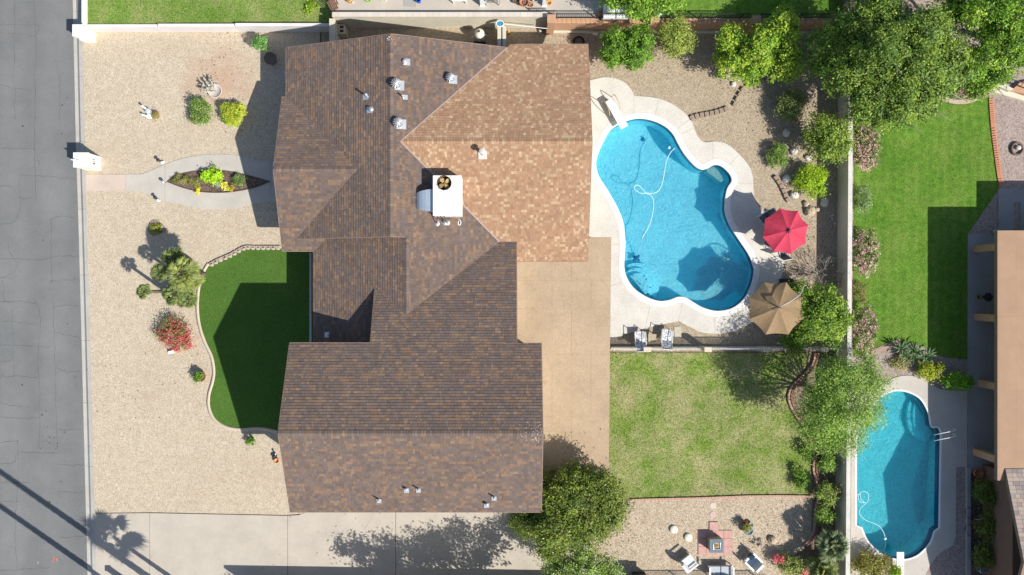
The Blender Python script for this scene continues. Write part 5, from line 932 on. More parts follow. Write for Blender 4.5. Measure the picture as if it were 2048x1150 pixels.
# diving board
t = thing('diving_board', 'white diving board on a metal stand with curved handrails at the main pool', 'diving board', P(1225,228)); a, b = P(1218,200,.55), P(1249,255,.55); d = (b-a).normalized(); s = Vector((-d.y,d.x,0))
m = MB(); m.bar(a, b, .46, .05); m.build('board', WHITE, t)
m = MB(); m.box(a+d*.3+Vector((0,0,-.30)), (.5,.40,.5), math.atan2(d.y,d.x)); m.build('stand', POTD, t); m = MB(); c = a+d*.95; m.bar(c-s*.2+Vector((0,0,-.5)), c-s*.2+Vector((0,0,-.03)), .06); m.bar(c+s*.2+Vector((0,0,-.5)), c+s*.2+Vector((0,0,-.03)), .06); m.bar(c-s*.24+Vector((0,0,-.05)), c+s*.24+Vector((0,0,-.05)), .05); m.build('fulcrum', METAL, t)
for sg in (-1, 1): m = MB(); o_ = s*.36*sg; q = a+o_; q.z = .05; m.tube(spline([q-d*.15, q-d*.1+Vector((0,0,.7)), q+d*.15+Vector((0,0,.85)), q+d*.55+Vector((0,0,.75)), q+d*.75+Vector((0,0,.35)), q+d*.78+Vector((0,0,0))], k=5), .022, 8); m.build('handrail', plain('tan_rail', (.45,.36,.25), .5), t, True)
t = thing('diving_board', 'white diving board at the lower end of the oval pool', 'diving board', P(1800,1140)); a, b = P(1800.5,1185,.5), P(1800.5,1104,.5); m = MB(); m.bar(a, b, .42, .05); m.build('board', WHITE, t); m = MB(); m.box(a.lerp(b,.35)+Vector((0,0,-.27)), (.34,.5,.46)); m.build('stand', METAL, t)
# pool hoses and cleaners
def hose(label, pts, z, r, mat, px=True):
    t = thing('pool_hose', label, 'hose', P(pts[0][0],pts[0][1],z)); m = MB(); m.tube(spline([P(p[0],p[1],z if len(p) < 3 else p[2]) for p in pts], k=8), r, 8); m.build('tube', mat, t, True); return t
hz = -.055
hose('white floating cleaner hose looping in the large kidney-shaped pool', [(1350,296,-.04),(1341,305),(1333,322),(1329,343),(1325,364),(1318,380),(1308,386),(1293,386),(1280,386),(1269,378),(1269,373),(1276,370),(1284,377),(1292,386),(1302,391),(1307,403),(1306,422),(1301,444),(1294,460),(1287,471),(1281,488,-.2),(1276,503,-.6),(1273,513,-.75)], hz, .02, plain('white_hose', (.62,.78,.80), .4))
t = thing('pool_cleaner', 'dark blue pool cleaner at the lower left of the kidney-shaped pool', 'pool cleaner', P(1272,516,-.78)); b = BASE[t]
m = MB(); m.ell(b+Vector((0,0,.1)), (.17,.14,.1), 12, 7); m.build('body', plain('cleaner_blue', (.03,.10,.22), .4), t, True)
for sx in (-1, 1):
    for sy in (-1, 1): m = MB(); m.lathe([(.07,-.03),(.07,.03)], b+Vector((sx*.15,sy*.13,.08)), 12); m.build('wheel', BLUE, t)
hose('white floating hose with a round loop in the oval pool', [(1713,991,-.04),(1720,987),(1722,998),(1732,1006),(1737,995),(1734,985),(1724,983),(1716,992),(1719,1003),(1731,1006),(1725,1012),(1719,1020),(1720,1030),(1731,1040),(1746,1046),(1758,1052),(1766,1063),(1770,1074,-.1),(1771,1085,-.3),(1768,1100,-.6)], hz, .022, plain('pale_hose', (.42,.68,.70), .4))
m = MB(); t = thing('skimmer_float', 'small pale blue float at the end of the hose in the oval pool', 'float', P(1770,1077,-.06)); m.lathe([(.05,-.05),(.10,0),(.06,.05)], BASE[t], 12); m.build('float', plain('pale_blue', (.5,.75,.85), .4), t, True)
t = thing('pool_float', 'small round white chlorine float in the kidney-shaped pool', 'float', P(1338,295,-.06)); MB().lathe([(.06,-.06),(.09,0),(.07,.06),(.02,.07)], BASE[t], 14).build('body', plain('float_blue', (.55,.72,.82), .4), t, True); MB().lathe([(.05,.06),(.045,.10)], BASE[t], 10).build('cap', WHITE, t)
t = thing('pool_handrail', 'bent white pool handrail at the steps of the oval pool', 'handrail', P(1905,875)); m = MB()
for dy in (0, .35): m.tube(spline([P(1868,882,-.3)+Vector((0,dy,0)), P(1868,882,.15)+Vector((0,dy,0)), P(1880,879,.75)+Vector((0,dy,0)), P(1905,874,.85)+Vector((0,dy,0)), P(1912,871,.5)+Vector((0,dy,0)), P(1905,868,.03)+Vector((0,dy,0))], k=5), .022, 8)
m.build('rail', WHITE, t, True)
# umbrellas
def canopy(c, Rr, n, drop, rot, mat, t, sag=.06, tilt=None, sub=4):
    T = Matrix.Translation(c) @ (tilt or Matrix.Identity(4)); rg = random.Random(int(Rr*100))
    for k in range(n):
        a0, a1 = rot+2*math.pi*k/n, rot+2*math.pi*(k+1)/n; m = MB(); g = []; N = 6
        for i in range(N+1):
            f = i/N
            for j in range(N+1):
                s = j/N; p0 = Vector((math.cos(a0), math.sin(a0), 0))*Rr*f; p1 = Vector((math.cos(a1), math.sin(a1), 0))*Rr*f; q = p0.lerp(p1, s); sg = 4*s*(1-s); z = -drop*f**1.25-sag*sg*f+rg.gauss(0,.006)*f; q = q*(1-.05*sg*f); g.append(T @ Vector((q.x,q.y,z)))
        w_ = N+1; fs = [[i*w_+j, i*w_+j+1, (i+1)*w_+j+1, (i+1)*w_+j] for i in range(N) for j in range(N)]; n0 = len(g)
        m.add(g+[p-Vector((0,0,.006)) for p in g], fs+[[x+n0 for x in f[::-1]] for f in fs]); m.build('canopy_panel', mat, t, True)
        e = T @ Vector((math.cos(a0)*Rr*1.01, math.sin(a0)*Rr*1.01, -drop-.015)); m = MB(); m.bar(T @ Vector((0,0,-.05)), e, .02); m.build('rib', DARK, t)
def fabric(name, col, tr):
    m, n, b = newmat(name); q = noise(n, 5, 5, .6); c = ramp(n, q.outputs[0], [(.3, sc(col,.9)), (.7, sc(col,1.08))]); n.links.new(c, b.inputs['Base Color']); b.inputs['Roughness'].default_value = .8; w3 = noise(n, 3.5, 3, .6, dist=1.5); bump(n, b, w3.outputs[0], .35, .06); return m
RED = fabric('red_canvas', (.50,.045,.085), 0); TAN = fabric('tan_canvas', (.28,.19,.105), 0)
c = P(1577,461,2.55); t = thing('patio_umbrella', 'red octagonal patio umbrella over the table beside the pool', 'umbrella', (c.x,c.y,.05))
canopy(c, 1.36, 8, .42, math.radians(14), RED, t); MB().tube([(c.x,c.y,.06),(c.x,c.y,2.56)], .025, 8).build('pole', DARK, t); MB().lathe([(.25,.05),(.25,.1),(.05,.14)], (c.x,c.y,0), 16).build('base', DARK, t); MB().lathe([(.06,2.54),(.07,2.58),(.02,2.64)], (c.x,c.y,0), 8).build('finial', DARK, t)
m = MB()
for k in range(8): a = math.radians(14)+k*math.pi/4; m.bar((c.x+math.cos(a)*.05,c.y+math.sin(a)*.05,2.55), (c.x+math.cos(a)*.17,c.y+math.sin(a)*.17,2.52), .035, .03)
m.build('hub_trim', plain('dark_purple_trim', (.09,.02,.05), .7), t)
c = P(1557,615,3.12); t = thing('cantilever_umbrella', 'tan cantilever umbrella with curved grey arm at the pool corner', 'umbrella', P(1571,571,.0)); q = Matrix.Rotation(math.radians(-7), 4, 'X') @ Matrix.Rotation(math.radians(-5), 4, 'Y')
canopy(c, 1.60, 8, .46, math.radians(22), TAN, t, .05, q); pb = P(1571,571); arm = spline([pb, pb+Vector((0,0,1.2)), pb+Vector((0,0,2.75)), P(1607,573,3.15), P(1600,588,3.4), P(1582,602,3.5), P(1566,610,3.48), P(1558,614,3.36)], k=6); MB().tube(arm, .032, 8).build('arm', plain('dull_steel', (.38,.37,.36), .5, .1, 4, .3), t, True); MB().tube([c+Vector((0,0,-.15)), c+Vector((.02,0,.26))], .03, 8).build('hanger', DARK, t)
MB().box(pb+Vector((0,0,.1)), (.8,.8,.1)).build('base', DARK, t); m = MB(); m.bar(c+Vector((.02,0,.05)), c+Vector((-.25,-.15,.0)), .02); m.bar(c+Vector((.02,0,.05)), c+Vector((-.3,.12,-.02)), .02); m.build('wind_vent_cord', DARK, t)
# patio chairs
def chair(label, px, py, rz, sling, frame, recline=.35, arms=True, group=None, L=.55, back=.7, z0=.05, foot=0, wd=.56):
    t = thing('patio_chair', label, 'chair', P(px,py)+Vector((0,0,z0)), group, rz); hw = wd/2
    m = MB(); m.box((0,0,.40), (L,wd-.06,.03)); m.build('seat', sling, t, False, False)
    bx = -L/2; bk = Vector((-math.sin(recline),0,math.cos(recline))); m = MB(); m.bar(Vector((bx,0,.42)), Vector((bx,0,.42))+bk*back, wd-.06, .03); 
    m = MB(); e = Vector((bx,0,.42))+bk*back; y = wd/2-.03; m.add([(bx,-y,.42),(bx,y,.42),(e.x,y,e.z),(e.x,-y,e.z),(bx-.03,-y,.42),(bx-.03,y,.42),(e.x-.03,y,e.z),(e.x-.03,-y,e.z)], [[0,1,2,3],[7,6,5,4],[0,4,5,1],[1,5,6,2],[2,6,7,3],[3,7,4,0]]); m.build('backrest', sling, t, False, False)
    for sg in (-1, 1):
        m = MB(); m.tube([(bx,hw*sg,.40),(e.x,hw*sg,e.z+.02)], .016, 6); m.build('back_frame', frame, t, False, False)
        for lx in (L/2-.03, -L/2+.02): m = MB(); m.tube([(lx,hw*sg,0),(lx,hw*sg,.42)], .016, 6); m.build('leg', frame, t, False, False)
        if arms: m = MB(); m.tube(spline([(L/2-.05,hw*sg,.40),(L/2-.02,hw*sg,.60),(L/2-.1,hw*sg,.64),(bx-.12,hw*sg,.66)], k=4), .02, 6); m.build('armrest', frame, t, True, False)
    m = MB(); m.tube([(-L/2,-hw,.40),(L/2,-hw,.40),(L/2,hw,.40),(-L/2,hw,.40),(-L/2,-hw,.40)], .015, 6); m.tube([(e.x,-hw,e.z+.02),(e.x,hw,e.z+.02)], .016, 6); m.build('seat_frame', frame, t, False, False)
    return t
SLW = plain('white_floral_sling', (.50,.51,.53), .75, .62, 9, e=.38); DSL = plain('dark_floral_sling', (.13,.14,.17), .75, .8, 12, e=.4)
chair('dark patterned patio chair above the round glass table by the red umbrella', 1524, 437, math.radians(215), DSL, WHITE); chair('grey patio chair in shade left of the red umbrella below the glass table', 1533, 487, math.radians(150), plain('grey_sling', (.25,.24,.23), .75, .2, 9), METAL, .2); chair('dark patio chair half hidden under the lower edge of the red umbrella', 1559, 504, math.radians(100), DSL, WHITE); chair('dark patio chair hidden beneath the middle of the red umbrella', 1578, 455, math.radians(-20), DSL, WHITE)
t = thing('glass_table', 'round glass patio table partly under the red umbrella', 'table', P(1545,468)+Vector((0,0,.05))); b = BASE[t]; MB().lathe([(.60,.70),(.60,.715)], b, 28).build('table_top', plain('frosted_glass', (.36,.36,.32), .15, .06, 3, spec=.5), t)
m = MB(); ring = [b+Vector((math.cos(a)*.6, math.sin(a)*.6, .708)) for a in np.linspace(0,6.2832,29)]; m.tube(ring, .02, 6); m.build('rim', DARK, t, True)
m = MB()
for k in range(4): a = k*math.pi/2+.4; m.bar(b+Vector((math.cos(a)*.6, math.sin(a)*.6, .722)), b+Vector((math.cos(a)*.04, math.sin(a)*.04, .722)), .02, .012)
m.build('brace', DARK, t)
for k in range(4): a = k*math.pi/2+.4; MB().tube([b+Vector((math.cos(a)*.5, math.sin(a)*.5, 0)), b+Vector((math.cos(a)*.4, math.sin(a)*.4, .69))], .018, 6).build('leg', DARK, t)
chair('left black and white floral recliner by the pool fence', 1277, 673, math.radians(92), SLW, WHITE, .7, group='recliners by the pool fence', L=.65, back=.75, z0=.05, wd=.62); chair('right black and white floral recliner by the pool fence', 1330, 669, math.radians(84), SLW, WHITE, .7, group='recliners by the pool fence', L=.65, back=.75, wd=.62)
t = thing('side_table', 'small wooden side table between the two floral recliners', 'table', P(1302,675)); b = BASE[t]; m = MB()
for i in range(5): MB().box(b+Vector((-.2+.1*i,0,.42)), (.09,.46,.02)).build('slat', plain('bleached_wood', (.42,.36,.25), .8, .2, 9), t)
for sx in (-1,1):
    for sy in (-1,1): MB().box(b+Vector((sx*.2,sy*.2,.2)), (.04,.04,.4)).build('leg', WHITE, t)
m = MB(); m.prism(PP([(1348,654),(1361,652),(1365,675),(1349,677)]), 0, .03); tag(m.build('stepping_slab', plain('pebble_slab', (.46,.42,.34), .9, .3, 14)), 'square pebbled stepping slab right of the recliners', 'slab')
# rocks
rocks = [(1588,302,.22,'pale rock in the gravel above the low bush'), (1616,315,.2,'pale rock between the leafy tree and fern bush'), (1573,358,.24,'pale rock left of the yellow fern bush'), (1589,390,.27,'pale round rock below left of the yellow fern bush'), (1649,405,.30,'large white rock between the fern bush and the cream wall'), (1572,266,.26,'pale rock under the grey-olive bush'), (1612,408,.2,'tan rock below the yellow fern bush'), (1620,422,.32,'large tan boulder just above the red umbrella'), (1634,419,.18,'small tan rock beside the boulder above the red umbrella'), (1191,66,.18,'grey rock beside the brick wall footing'), (1204,69,.15,'small pale rock beside the brick wall footing'), (1467,168,.16,'white rock under the lemon tree'), (1429,110,.17,'pale rock left of the lemon tree'), (1545,1080,.26,'tan rock in the tree shadow by the patio chair')]
for i, (px, py, r, lab) in enumerate(rocks):
    m = MB(); rr_ = random.Random(300+i); m.ell(P(px,py,r*.35), (r,r*rr_.uniform(.75,1.1),r*.7), 10, 7, rr_.uniform(0,3), jit=.12, rnd=rr_); tag(m.build('garden_rock', TANROCK if 'tan' in lab else ROCK, None, False), lab, 'rock', 'rocks in the back garden')
for i, (px, py) in enumerate([(1662,432),(1666,430),(1664,437),(1670,447)]): m = MB(); m.ell(P(px,py,.04), (.09,.05,.05), 8, 5, i); tag(m.build('white_pebble', ROCK, None), ['upper left pale pebble in the wall shadow', 'upper right pale pebble in the wall shadow', 'middle pale pebble in the wall shadow', 'lowest pale pebble in the wall shadow'][i], 'pebble')
m = MB(); m.box(P(1645,725,.03), (.46,.5,.06), .3); tag(m.build('stepping_slab', plain('grey_slab', (.34,.30,.26))), 'grey square slab in the bed behind the curved brick edging', 'slab')
# side-yard equipment
t = thing('pool_filter', 'cream pool filter tank with black pump beside the gate wall', 'pool filter', P(960,78)); b = BASE[t]; MB().lathe([(.22,0),(.28,.1),(.30,.5),(.30,.9),(.24,1.08),(.10,1.16),(.05,1.2)], b, 20).build('tank', plain('cream_tank', (.66,.62,.50), .5), t, True); MB().lathe([(.06,1.18),(.05,1.3)], b, 10).build('gauge', DARK, t); MB().lathe([(.31,.52),(.325,.55),(.31,.58)], b, 20).build('clamp_band', METAL, t)
m = MB(); m.tube([b+Vector((-.35,-.35,.2)), b+Vector((.35,-.4,.2))], [.16,.13], 12); m.build('pump', BLACK, t, True); m = MB(); m.tube(spline([b+Vector((.35,-.4,.2)), b+Vector((.45,-.2,.3)), b+Vector((.38,.0,.6)), b+Vector((.25,0,.6))], k=5), .035, 8); m.tube(spline([b+Vector((-.35,-.35,.3)), b+Vector((-.45,-.1,.5)), b+Vector((-.28,0,.5))], k=5), .035, 8); m.build('pipe', METAL, t, True)
t = thing('pool_net', 'blue pool skimmer net on a long white pole laid on the walls', 'pool net', P(1050,52,1.55)); c = P(1000,47,1.6); m = MB(); fr_ = [c+Vector((math.cos(a)*.22*(1 if abs(math.cos(a)) < .9 else 1), math.sin(a)*.17, 0)) for a in np.linspace(0,6.2832,15)]; m.tube(fr_, .025, 6); m.build('frame', WHITE, t, True); m = MB(); m.prism([(p.x,p.y) for p in fr_[:-1]], 1.565, 1.575); m.build('net', plain('net_blue', (.05,.25,.38), .6), t); m = MB(); m.tube([c+Vector((.22,-.02,0)), P(1094,57,1.3)], .02, 6); m.build('pole', WHITE, t)
t = thing('utility_cabinet', 'beige utility cabinet with two dark openings in the shaded side yard', 'cabinet', P(690,68)); b = BASE[t]; m = MB(); m.box(b+Vector((0,0,.4)), (.40,.55,.8), .08); m.build('body', CREAMP, t)
for dy in (-.12,.12): m = MB(); m.box(b+Vector((.0,dy,.803)), (.22,.16,.02), .08); m.build('vent', DARK, t)
t = thing('hose_pile', 'yellow hose end hanging down beside the gate wall', 'hose', P(1017,66)); m = MB(); m.tube(spline([P(1012,44,1.5), P(1014,50,1.4), P(1015,56,.9), P(1016,62,.3), P(1019,67,.05), P(1014,69,.04), P(1016,64,.04)], k=5), .025, 6); m.build('tube', plain('yellow_rubber', (.6,.38,.05), .5), t, True); MB().ell(P(1017,66,.08), (.12,.1,.08), 8, 6).build('nozzle', plain('amber', (.6,.3,.02), .5), t, True)
figurine('small pale bird figurine on the gravel near the end of the net pole', 1081, 62, (POTW, POTW), .3, .9)
t = thing('dark_ring_planter', 'dark round planter half hidden beside the tan roof corner', 'planter', P(1157,85)); m = MB(); m.tube([BASE[t]+Vector((math.cos(a)*.3, math.sin(a)*.3, .12)) for a in np.linspace(0,6.2832,21)], .06, 6); m.build('rim', BLACK, t, True); MB().lathe([(.28,0),(.29,.1)], BASE[t]).build('bowl', POTD, t)
# gravel patio bottom right
pv = thing('paver_pad', 'pink square paver pad under the fire table', 'pavers', P(1430,1090)); k_ = P(1396,1060); cols_ = 4; sz = (P(1464,0).x-P(1396,0).x)/4*1.0
for i in range(4):
    for j in range(3):
        m = MB(); x = k_.x+sz*(i+.5); y = k_.y-sz*(j+.5)*.96; m.box((x,y,.03), (sz-.015,sz*.96-.015,.06)); m.build('paver', PINKP, pv)
m = MB(); c = P(1427,1052); m.box((c.x,c.y,.035), (sz,sz,.07)); m.build('paver', PINKP, pv)
t = thing('fire_table', 'square blue-grey fire table with tan sides on the pink pavers', 'fire pit', P(1430,1085)); c = P(1433,1092,.62); hw = .40
m = MB(); m.box((c.x,c.y,.30), (hw*2-.06,hw*2-.06,.60), .03); m.build('base', plain('tan_panel', (.40,.30,.17), .7), t)
sheet('table_top', [(c.x-hw,c.y-hw),(c.x+hw,c.y-hw),(c.x+hw,c.y+hw),(c.x-hw,c.y+hw)], .62, plain('slate_blue', (.11,.17,.20), .5), [[(c.x-.18,c.y-.2),(c.x+.22,c.y-.2),(c.x+.22,c.y+.2),(c.x-.18,c.y+.2)]], .05, None, t)
m = MB(); m.tube([(c.x-.18,c.y-.2,.63),(c.x+.22,c.y-.2,.63),(c.x+.22,c.y+.2,.63),(c.x-.18,c.y+.2,.63),(c.x-.18,c.y-.2,.63)], .022, 6); m.build('burner_frame', METAL, t); m = MB(); rg = random.Random(12); m.box((c.x+.02,c.y,.575), (.38,.38,.02))
for _ in range(40): m.ell((c.x+.02+rg.uniform(-.17,.17),c.y+rg.uniform(-.17,.17),.60), (.03,.025,.02), 6, 4)
m.build('lava_rocks', plain('lava', (.22,.12,.08), .9, .5, 15), t, kind='stuff')
for i, (px, py, rp, lab, mt) in enumerate([(1347,1058,7.5,'upper thick cream round stepping stone in the gravel patio', 1), (1376,1074,7.5,'lower thick cream round stepping stone in the gravel patio', 1)]):
    t = thing('round_stone', lab, 'stepping stone', P(px,py), 'thick cream stepping stones'); MB().lathe([(.23,0),(.235,.02),(.235,.10),(.22,.12),(.02,.122)], BASE[t], 22).build('slab', plain('cream_glaze', (.72,.68,.55), .5), t, True)
for i, (px, py, lab) in enumerate([(1426,1011,'upper pale round stepping stone above the paver pad'), (1426,1029,'lower pink round stepping stone above the paver pad')]): m = MB(); m.lathe([(.19,0),(.19,.03)], P(px,py), 18); tag(m.build('stepping_stone', plain('faded_round_%d' % i, [(.56,.46,.38),(.52,.38,.33)][i])), lab, 'stepping stone')
pot('potted_plant', 'green plant in a blue-rimmed pot at the edge of the gravel patio', 1494, 1058, .26, .32, plain('blue_glaze', (.25,.32,.42), .4), [(.2,.2,.06), (.26,.24,.08), (.12,.15,.04)], 420, .09, 54, .35, .95, off=(-.18,.2)); pot('potted_plant', 'small terracotta pot above the blue-rimmed pot', 1486, 1043, .16, .3, TERRA, [(.3,.15,.08), (.2,.12,.06)], 90, .06, 55, .12, .7); t = thing('glazed_pot', 'small empty grey-green pot right of the terracotta pot', 'pot', P(1500,1047)); MB().lathe([(.10,0),(.14,.18),(.16,.24),(.13,.24),(.11,.15),(.01,.14)], BASE[t], 16).build('pot', plain('sage_glaze', (.36,.40,.36), .4), t, True)
CUSH = plain('white_cushion', (.66,.68,.69), .85, .06, 4); GCUSH = plain('grey_cushion', (.42,.46,.48), .85, .08, 4)
def armchair(label, px, py, rz, seats=1, cat='chair', blanket=False, wd=.66, base_z=.012):
    t = thing('patio_armchair' if seats == 1 else 'loveseat', label, cat, P(px,py)+Vector((0,0,base_z)), None, rz); W = wd*seats
    for sy in (-1,1):
        for lx in (-.32,.32): m = MB(); m.box((lx,sy*(W/2+.03),.2), (.05,.05,.42)); m.build('leg', METAL, t, False, False)
        m = MB(); m.box((0,sy*(W/2+.03),.62), (.72,.09,.05)); m.build('armrest', METAL, t, False, False)
    m = MB(); m.box((0,0,.27), (.68,W,.06)); m.build('frame', METAL, t, False, False)
    for i in range(seats):
        y = (i-(seats-1)/2)*wd; m = MB(); m.box((.04,y,.37), (.62,wd-.03,.15), taper=.95); m.build('seat_cushion', CUSH if seats == 1 else GCUSH, t, False, False); m = MB(); m.box((-.34,y,.66), (.18,wd-.05,.50), M=Matrix.Rotation(-.22,4,'Y'), taper=.9); m.build('back_cushion', CUSH, t, False, False)
    return t
armchair('pale patio armchair left of the fire table at the bottom edge', 1374, 1118, math.radians(38)); armchair('grey two-seat patio loveseat below the fire table', 1437, 1138, math.radians(90), 2, 'loveseat')
t = armchair('pale patio armchair with a navy cushion right of the fire table', 1500, 1116, math.radians(135)); 
t2 = thing('navy_cushion', 'small navy blue cushion on the right patio armchair', 'cushion', P(1502,1113,.46)); m = MB(); m.box(BASE[t2]+Vector((0,0,.04)), (.34,.32,.10), math.radians(135), taper=.85); m.build('cushion', plain('navy_fabric', (.02,.035,.07), .8), t2); m = MB(); m.tube(spline([BASE[t2]+Vector(v) for v in ((-.1,.08,.1),(0,.12,.12),(.1,.06,.1))], k=4), .015, 5); m.build('strap', BLACK, t2)
t = thing('gas_grill', 'grey gas grill cut off by the bottom edge beside the tree', 'grill', P(1277,1150)); b = BASE[t]; m = MB(); m.box(b+Vector((0,-.05,.45)), (.75,.5,.86)); m.build('cabinet', DARK, t); m = MB(); m.box(b+Vector((0,.0,.92)), (1.36,.52,.06)); m.build('side_shelf', METAL, t); m = MB(); m.tube([b+Vector((-.38,-.05,.98)), b+Vector((.38,-.05,.98))], .26, 14); m.build('lid', METAL, t, True); MB().bar(b+Vector((-.3,.24,1.02)), b+Vector((.3,.24,1.02)), .03).build('handle', WHITE, t)
for k in range(3): MB().lathe([(.03,0),(.025,.03)], b+Vector((-.2+.2*k,.24,.88)), 8).build('knob', BLACK, t)
iron_fence('low_fence', 'dark picket fence along the bottom edge behind the patio chairs', (P(1215,0).x, P(0,1168).y), (P(1560,0).x, P(0,1168).y), 0, 1.35, .11)
# right-hand neighbour's small things
t = thing('stone_ring_planter', 'dark ring planter with pale stones on the pink gravel', 'planter', P(2032,298)); m = MB(); m.tube([BASE[t]+Vector((math.cos(a)*.33, math.sin(a)*.36, .08)) for a in np.linspace(0,6.2832,21)], .07, 6); m.build('ring', POTD, t, True); MB().ell(BASE[t]+Vector((.06,.06,.12)), (.16,.15,.1), 10, 6, jit=.1).build('stone', ROCK, t)
t = thing('patio_table', 'dark round patio table with a pot in the covered patio shade', 'table', P(1965,594)); b = BASE[t]; MB().lathe([(.26,.5),(.26,.53)], b, 20).build('table_top', DARK, t); MB().lathe([(.18,0),(.03,.06),(.03,.5)], b, 12).build('pedestal', DARK, t)
t = thing('clay_pot', 'olive clay pot left of the dark round table in the patio shade', 'pot', P(1953,594)); MB().lathe([(.10,0),(.16,.2),(.17,.26),(.13,.26),(.1,.16),(.01,.15)], BASE[t], 14).build('pot', plain('olive_pot', (.22,.2,.08)), t, True)
t = thing('bucket', 'blue-white bucket at the corner of the flat tan roof', 'bucket', P(1988,464)); MB().lathe([(.10,0),(.13,.3),(.115,.3),(.1,.06),(.01,.05)], BASE[t], 14).build('bucket', plain('pale_bucket', (.4,.6,.66), .4), t, True)
t = thing('terracotta_pot', 'terracotta pot beside the brick post at the shaded planting strip', 'pot', P(1950,944)); MB().lathe([(.18,0),(.26,.3),(.29,.36),(.24,.36),(.2,.24),(.01,.22)], BASE[t], 18).build('pot', TERRA, t, True)
t = thing('lawn_chair', 'blue and white folded lawn chair in the shaded planting strip', 'chair', P(1957,1125), None, .2)
for i, (y, mt) in enumerate([(.35, plain('light_blue_sling', (.32,.52,.7), .6)), (-.2, BLUE)]): m = MB(); m.box((0,y,.35+.04*i), (.42,.44,.04), M=Matrix.Rotation(.3-.3*i,4,'X')); m.build(['backrest','seat'][i], mt, t, False, False)
m = MB(); m.tube([(-.22,-.45,.38),(.22,-.45,.38),(.22,.58,.46),(-.22,.58,.46),(-.22,-.45,.38)], .02, 6); m.build('frame', WHITE, t, False, False)
for sx in (-1,1):
    for sy in (-.4,.4): m = MB(); m.tube([(sx*.22,sy,0),(sx*.22,sy,.36)], .018, 6); m.build('leg', WHITE, t, False, False)
t = thing('bicycle', 'dark bicycle leaning on the grey curb beside the hedge', 'bicycle', P(1932,1040)); b = BASE[t]
for dy in (-.5,.5): m = MB(); m.tube([b+Vector((.08*math.sin(a)+.03, dy+.33*math.cos(a), .34+.33*math.sin(a))) for a in np.linspace(0,6.2832,21)], .02, 6); m.build('wheel', BLACK, t, True)
m = MB(); m.bar(b+Vector((.06,-.5,.34)), b+Vector((.1,-.1,.75)), .03); m.bar(b+Vector((.1,-.1,.75)), b+Vector((.1,.35,.8)), .03); m.bar(b+Vector((.06,.5,.34)), b+Vector((.1,.35,.95)), .03); m.bar(b+Vector((.06,-.05,.3)), b+Vector((.1,.35,.78)), .03); m.build('frame', plain('maroon_paint', (.12,.03,.04), .4), t); MB().bar(b+Vector((-.12,.36,.97)), b+Vector((.32,.36,.97)), .025).build('handlebar', METAL, t); MB().ell(b+Vector((.1,-.12,.82)), (.06,.13,.04), 8, 6).build('saddle', BLACK, t, True)
# upper patio clutter at the top edge
Z = ZT
t = thing('wooden_fence', 'leaning wooden slat fence at the left end of the upper patio', 'fence', P(668,10,Z))
for i in range(5): m = MB(); a = P(664.5+3.0*i,23.5-3.2*i*.5,Z); m.bar(a+Vector((0,0,0)), a+Vector((.02,.06,1.2)), .09, .02); m.bar(a+Vector((0,.25,0)), a+Vector((.02,.31,1.2)), .09, .02); m.build('slat', plain('brown_slat', (.30,.18,.13), .8, .2, 9), t)
m = MB(); m.prism([xy(806,-30,Z),xy(832,-30,Z),xy(832,14,Z),xy(807,13,Z)], Z, Z+.012); tag(m.build('door_mat', plain('grey_mat', (.34,.33,.31), .95, .25, 20)), 'grey mat on the upper patio at the top edge', 'mat')
t = thing('bucket', 'bright blue bucket beside the grey mat at the top edge', 'bucket', P(838,3,Z)); MB().lathe([(.12,0),(.16,.32),(.14,.32),(.12,.06),(.01,.05)], BASE[t], 16).build('bucket', BLUE, t, True)
t = thing('slatted_bench', 'white slatted bench on the upper patio at the top edge', 'bench', P(920,0,Z)); b = BASE[t]
for i in range(10): MB().box(b+Vector((-.38+.085*i,.1,.42)), (.065,.7,.025)).build('slat', WHITE, t)
for sx in (-.36,.36):
    for sy in (-.2,.35): MB().box(b+Vector((sx,sy,.2)), (.05,.05,.4)).build('leg', WHITE, t)
t = thing('work_table', 'low metal-framed table with a dark mesh top on the upper patio', 'table', P(985,4,Z)); b = BASE[t]
for i in range(9): MB().box(b+Vector((-.30+.075*i,.1,.40)), (.05,.62,.02)).build('slat', plain('mesh_grey', (.16,.16,.14), .6), t)
for sx in (-.36,.42): MB().box(b+Vector((sx,.1,.41)), (.07,.75,.04)).build('side_rail', METAL, t)
for sx in (-.34,.4):
    for sy in (-.2,.4): MB().box(b+Vector((sx,sy,.2)), (.04,.04,.4)).build('leg', METAL, t)
for i, (px, py, r, lab, mt) in enumerate([(1048,7,.28,'largest terracotta pot in the pot group on the upper patio', TERRA), (1062,11,.13,'small orange pot right of the largest pot on the upper patio', TERRA), (1031,3,.18,'grey pot left of the largest pot on the upper patio', POTD), (1070,0,.2,'pale pot behind the orange pot on the upper patio', POTW), (1098,7,.15,'orange flower pot beside the white post on the upper patio', plain('orange_flower', (.7,.3,.05)))]):
    t = thing('flower_pot', lab, 'pot', P(px,py,Z), 'pots on the upper patio'); MB().lathe([(r*.7,0),(r*.95,r*.9),(r*1.05,r),(r*.85,r),(r*.75,r*.6),(.01,r*.55)], BASE[t], 18).build('pot', mt, t, True); MB().lathe([(r*.45,r*.6),(r*.3,r*.75),(.02,r*.7)], BASE[t], 12).build('soil', SOIL, t)
for i, (px, w_, lab) in enumerate([(1090,9,'white patio post at the end of the long cream wall'), (963,9,'white patio post beside the mesh table')]): t = thing('patio_post', lab, 'post', P(px,2,Z)); c = P(px,-6,Z+1.0); m = MB(); m.box((c.x,c.y,Z+.6), (.22,.22,1.2)); m.build('shaft', WHITE, t); m = MB(); m.box((c.x,c.y,Z+.03), (.3,.3,.06)); m.build('foot', WHITE, t)
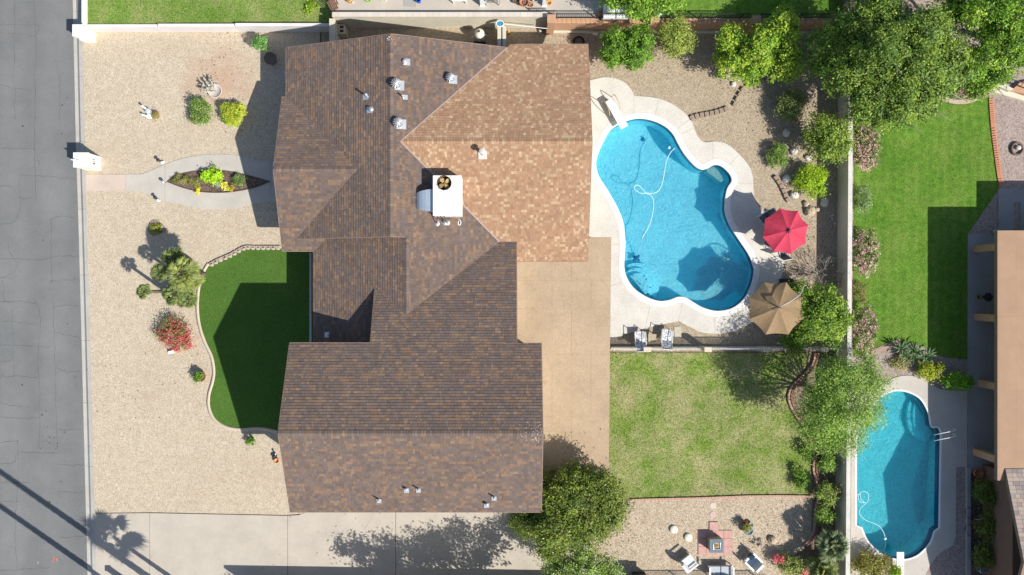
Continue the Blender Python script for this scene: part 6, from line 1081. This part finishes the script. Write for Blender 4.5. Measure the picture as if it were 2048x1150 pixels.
for i, (px, py, cl, lab) in enumerate([(700,1,(.6,.3,.1),'orange and white garden toy on the upper patio'), (735,-2,(.25,.6,.08),'lime green watering can on the upper patio'), (765,-3,(.75,.7,.62),'white plastic tub on the upper patio')]):
    t = thing(['garden_toy','watering_can','plastic_tub'][i], lab, ['toy','watering can','tub'][i], P(px,py,Z)); b = BASE[t]; mt = plain('toy_%d' % i, cl, .5); MB().lathe([(.16,0),(.18,.2),(.14,.28),(.12,.28),(.12,.1),(.01,.08)], b, 16).build('body', mt, t, True); m = MB(); m.tube([b+Vector((.1,-.1,.12)), b+Vector((.28,-.26,.3))], [.05,.03], 8); m.build('spout', mt if i else WHITE, t, True); m = MB(); m.tube(spline([b+Vector((-.1,.1,.1)), b+Vector((-.26,.2,.26)), b+Vector((-.06,.1,.34))], k=4), .02, 6); m.build('handle', mt, t, True)
t = thing('outdoor_sofa', 'white cushioned outdoor sofa behind the iron fence', 'sofa', P(1232,32,Z)); b = BASE[t]
for i in range(2): m = MB(); m.box(b+Vector((-.45+.75*i,0,.40)), (.72,.62,.18), taper=.94); m.build('seat_cushion', CUSH, t); m = MB(); m.box(b+Vector((-.45+.75*i,.33,.62)), (.72,.16,.4), taper=.92); m.build('back_cushion', CUSH, t)
m = MB(); m.box(b+Vector((-.08,0,.2)), (1.6,.66,.24)); m.build('base', POTD, t); m = MB(); m.box(b+Vector((.74,0,.45)), (.12,.66,.5)); m.build('arm', CUSH, t)
t = thing('flower_pot', 'small terracotta pot at the left end of the white sofa', 'pot', P(1199,30,Z)); MB().lathe([(.09,0),(.13,.2),(.14,.24),(.11,.24),(.01,.16)], BASE[t], 14).build('pot', TERRA, t, True)

# fallen leaves and twigs, too many and small to tell apart
g = np.random.default_rng(77); m = MB()
for px, py, r, n, z in [(430,140,70,80,.02), (350,560,60,60,.02), (345,690,50,40,.02), (480,240,40,40,.02), (1480,150,60,150,.02), (1330,90,60,90,.02), (1600,250,70,180,.02), (1640,430,40,60,.02), (1640,500,50,120,.02), (1560,1060,50,90,.03), (1240,1060,50,110,.03), (520,60,60,60,.02), (700,1060,200,110,.03), (1640,730,60,120,.01), (1000,1080,120,120,.03), (250,800,90,40,.02), (1150,900,40,30,2.27)]:
    for _ in range(n):
        c = P(px+g.normal()*r*.6, py+g.normal()*r*.6, z); 
        if abs(c.x) > 30 or (1150 < px < 1200 and z > 2 and c.x > 5.3): continue
        a = g.random()*6.28; L = g.uniform(.02,.06); d = Vector((math.cos(a),math.sin(a),0)); q = Vector((-d.y,d.x,0)); col = tuple(float(v) for v in np.array([(.16,.10,.06),(.24,.16,.08),(.30,.22,.12),(.10,.08,.05)][g.integers(4)])*g.uniform(.7,1.2))
        m.add([c-d*L, c+q*L*.45+Vector((0,0,.012)), c+d*L, c-q*L*.45], [[0,3,2,1]], col)
o = m.build('leaf_litter', LEAF); tag(o, 'scattered dry fallen leaves on the gravel and paving', 'leaf litter', kind='stuff')

for o in C.objects:
    if o.name.startswith('flowers'): o['kind'] = 'stuff'
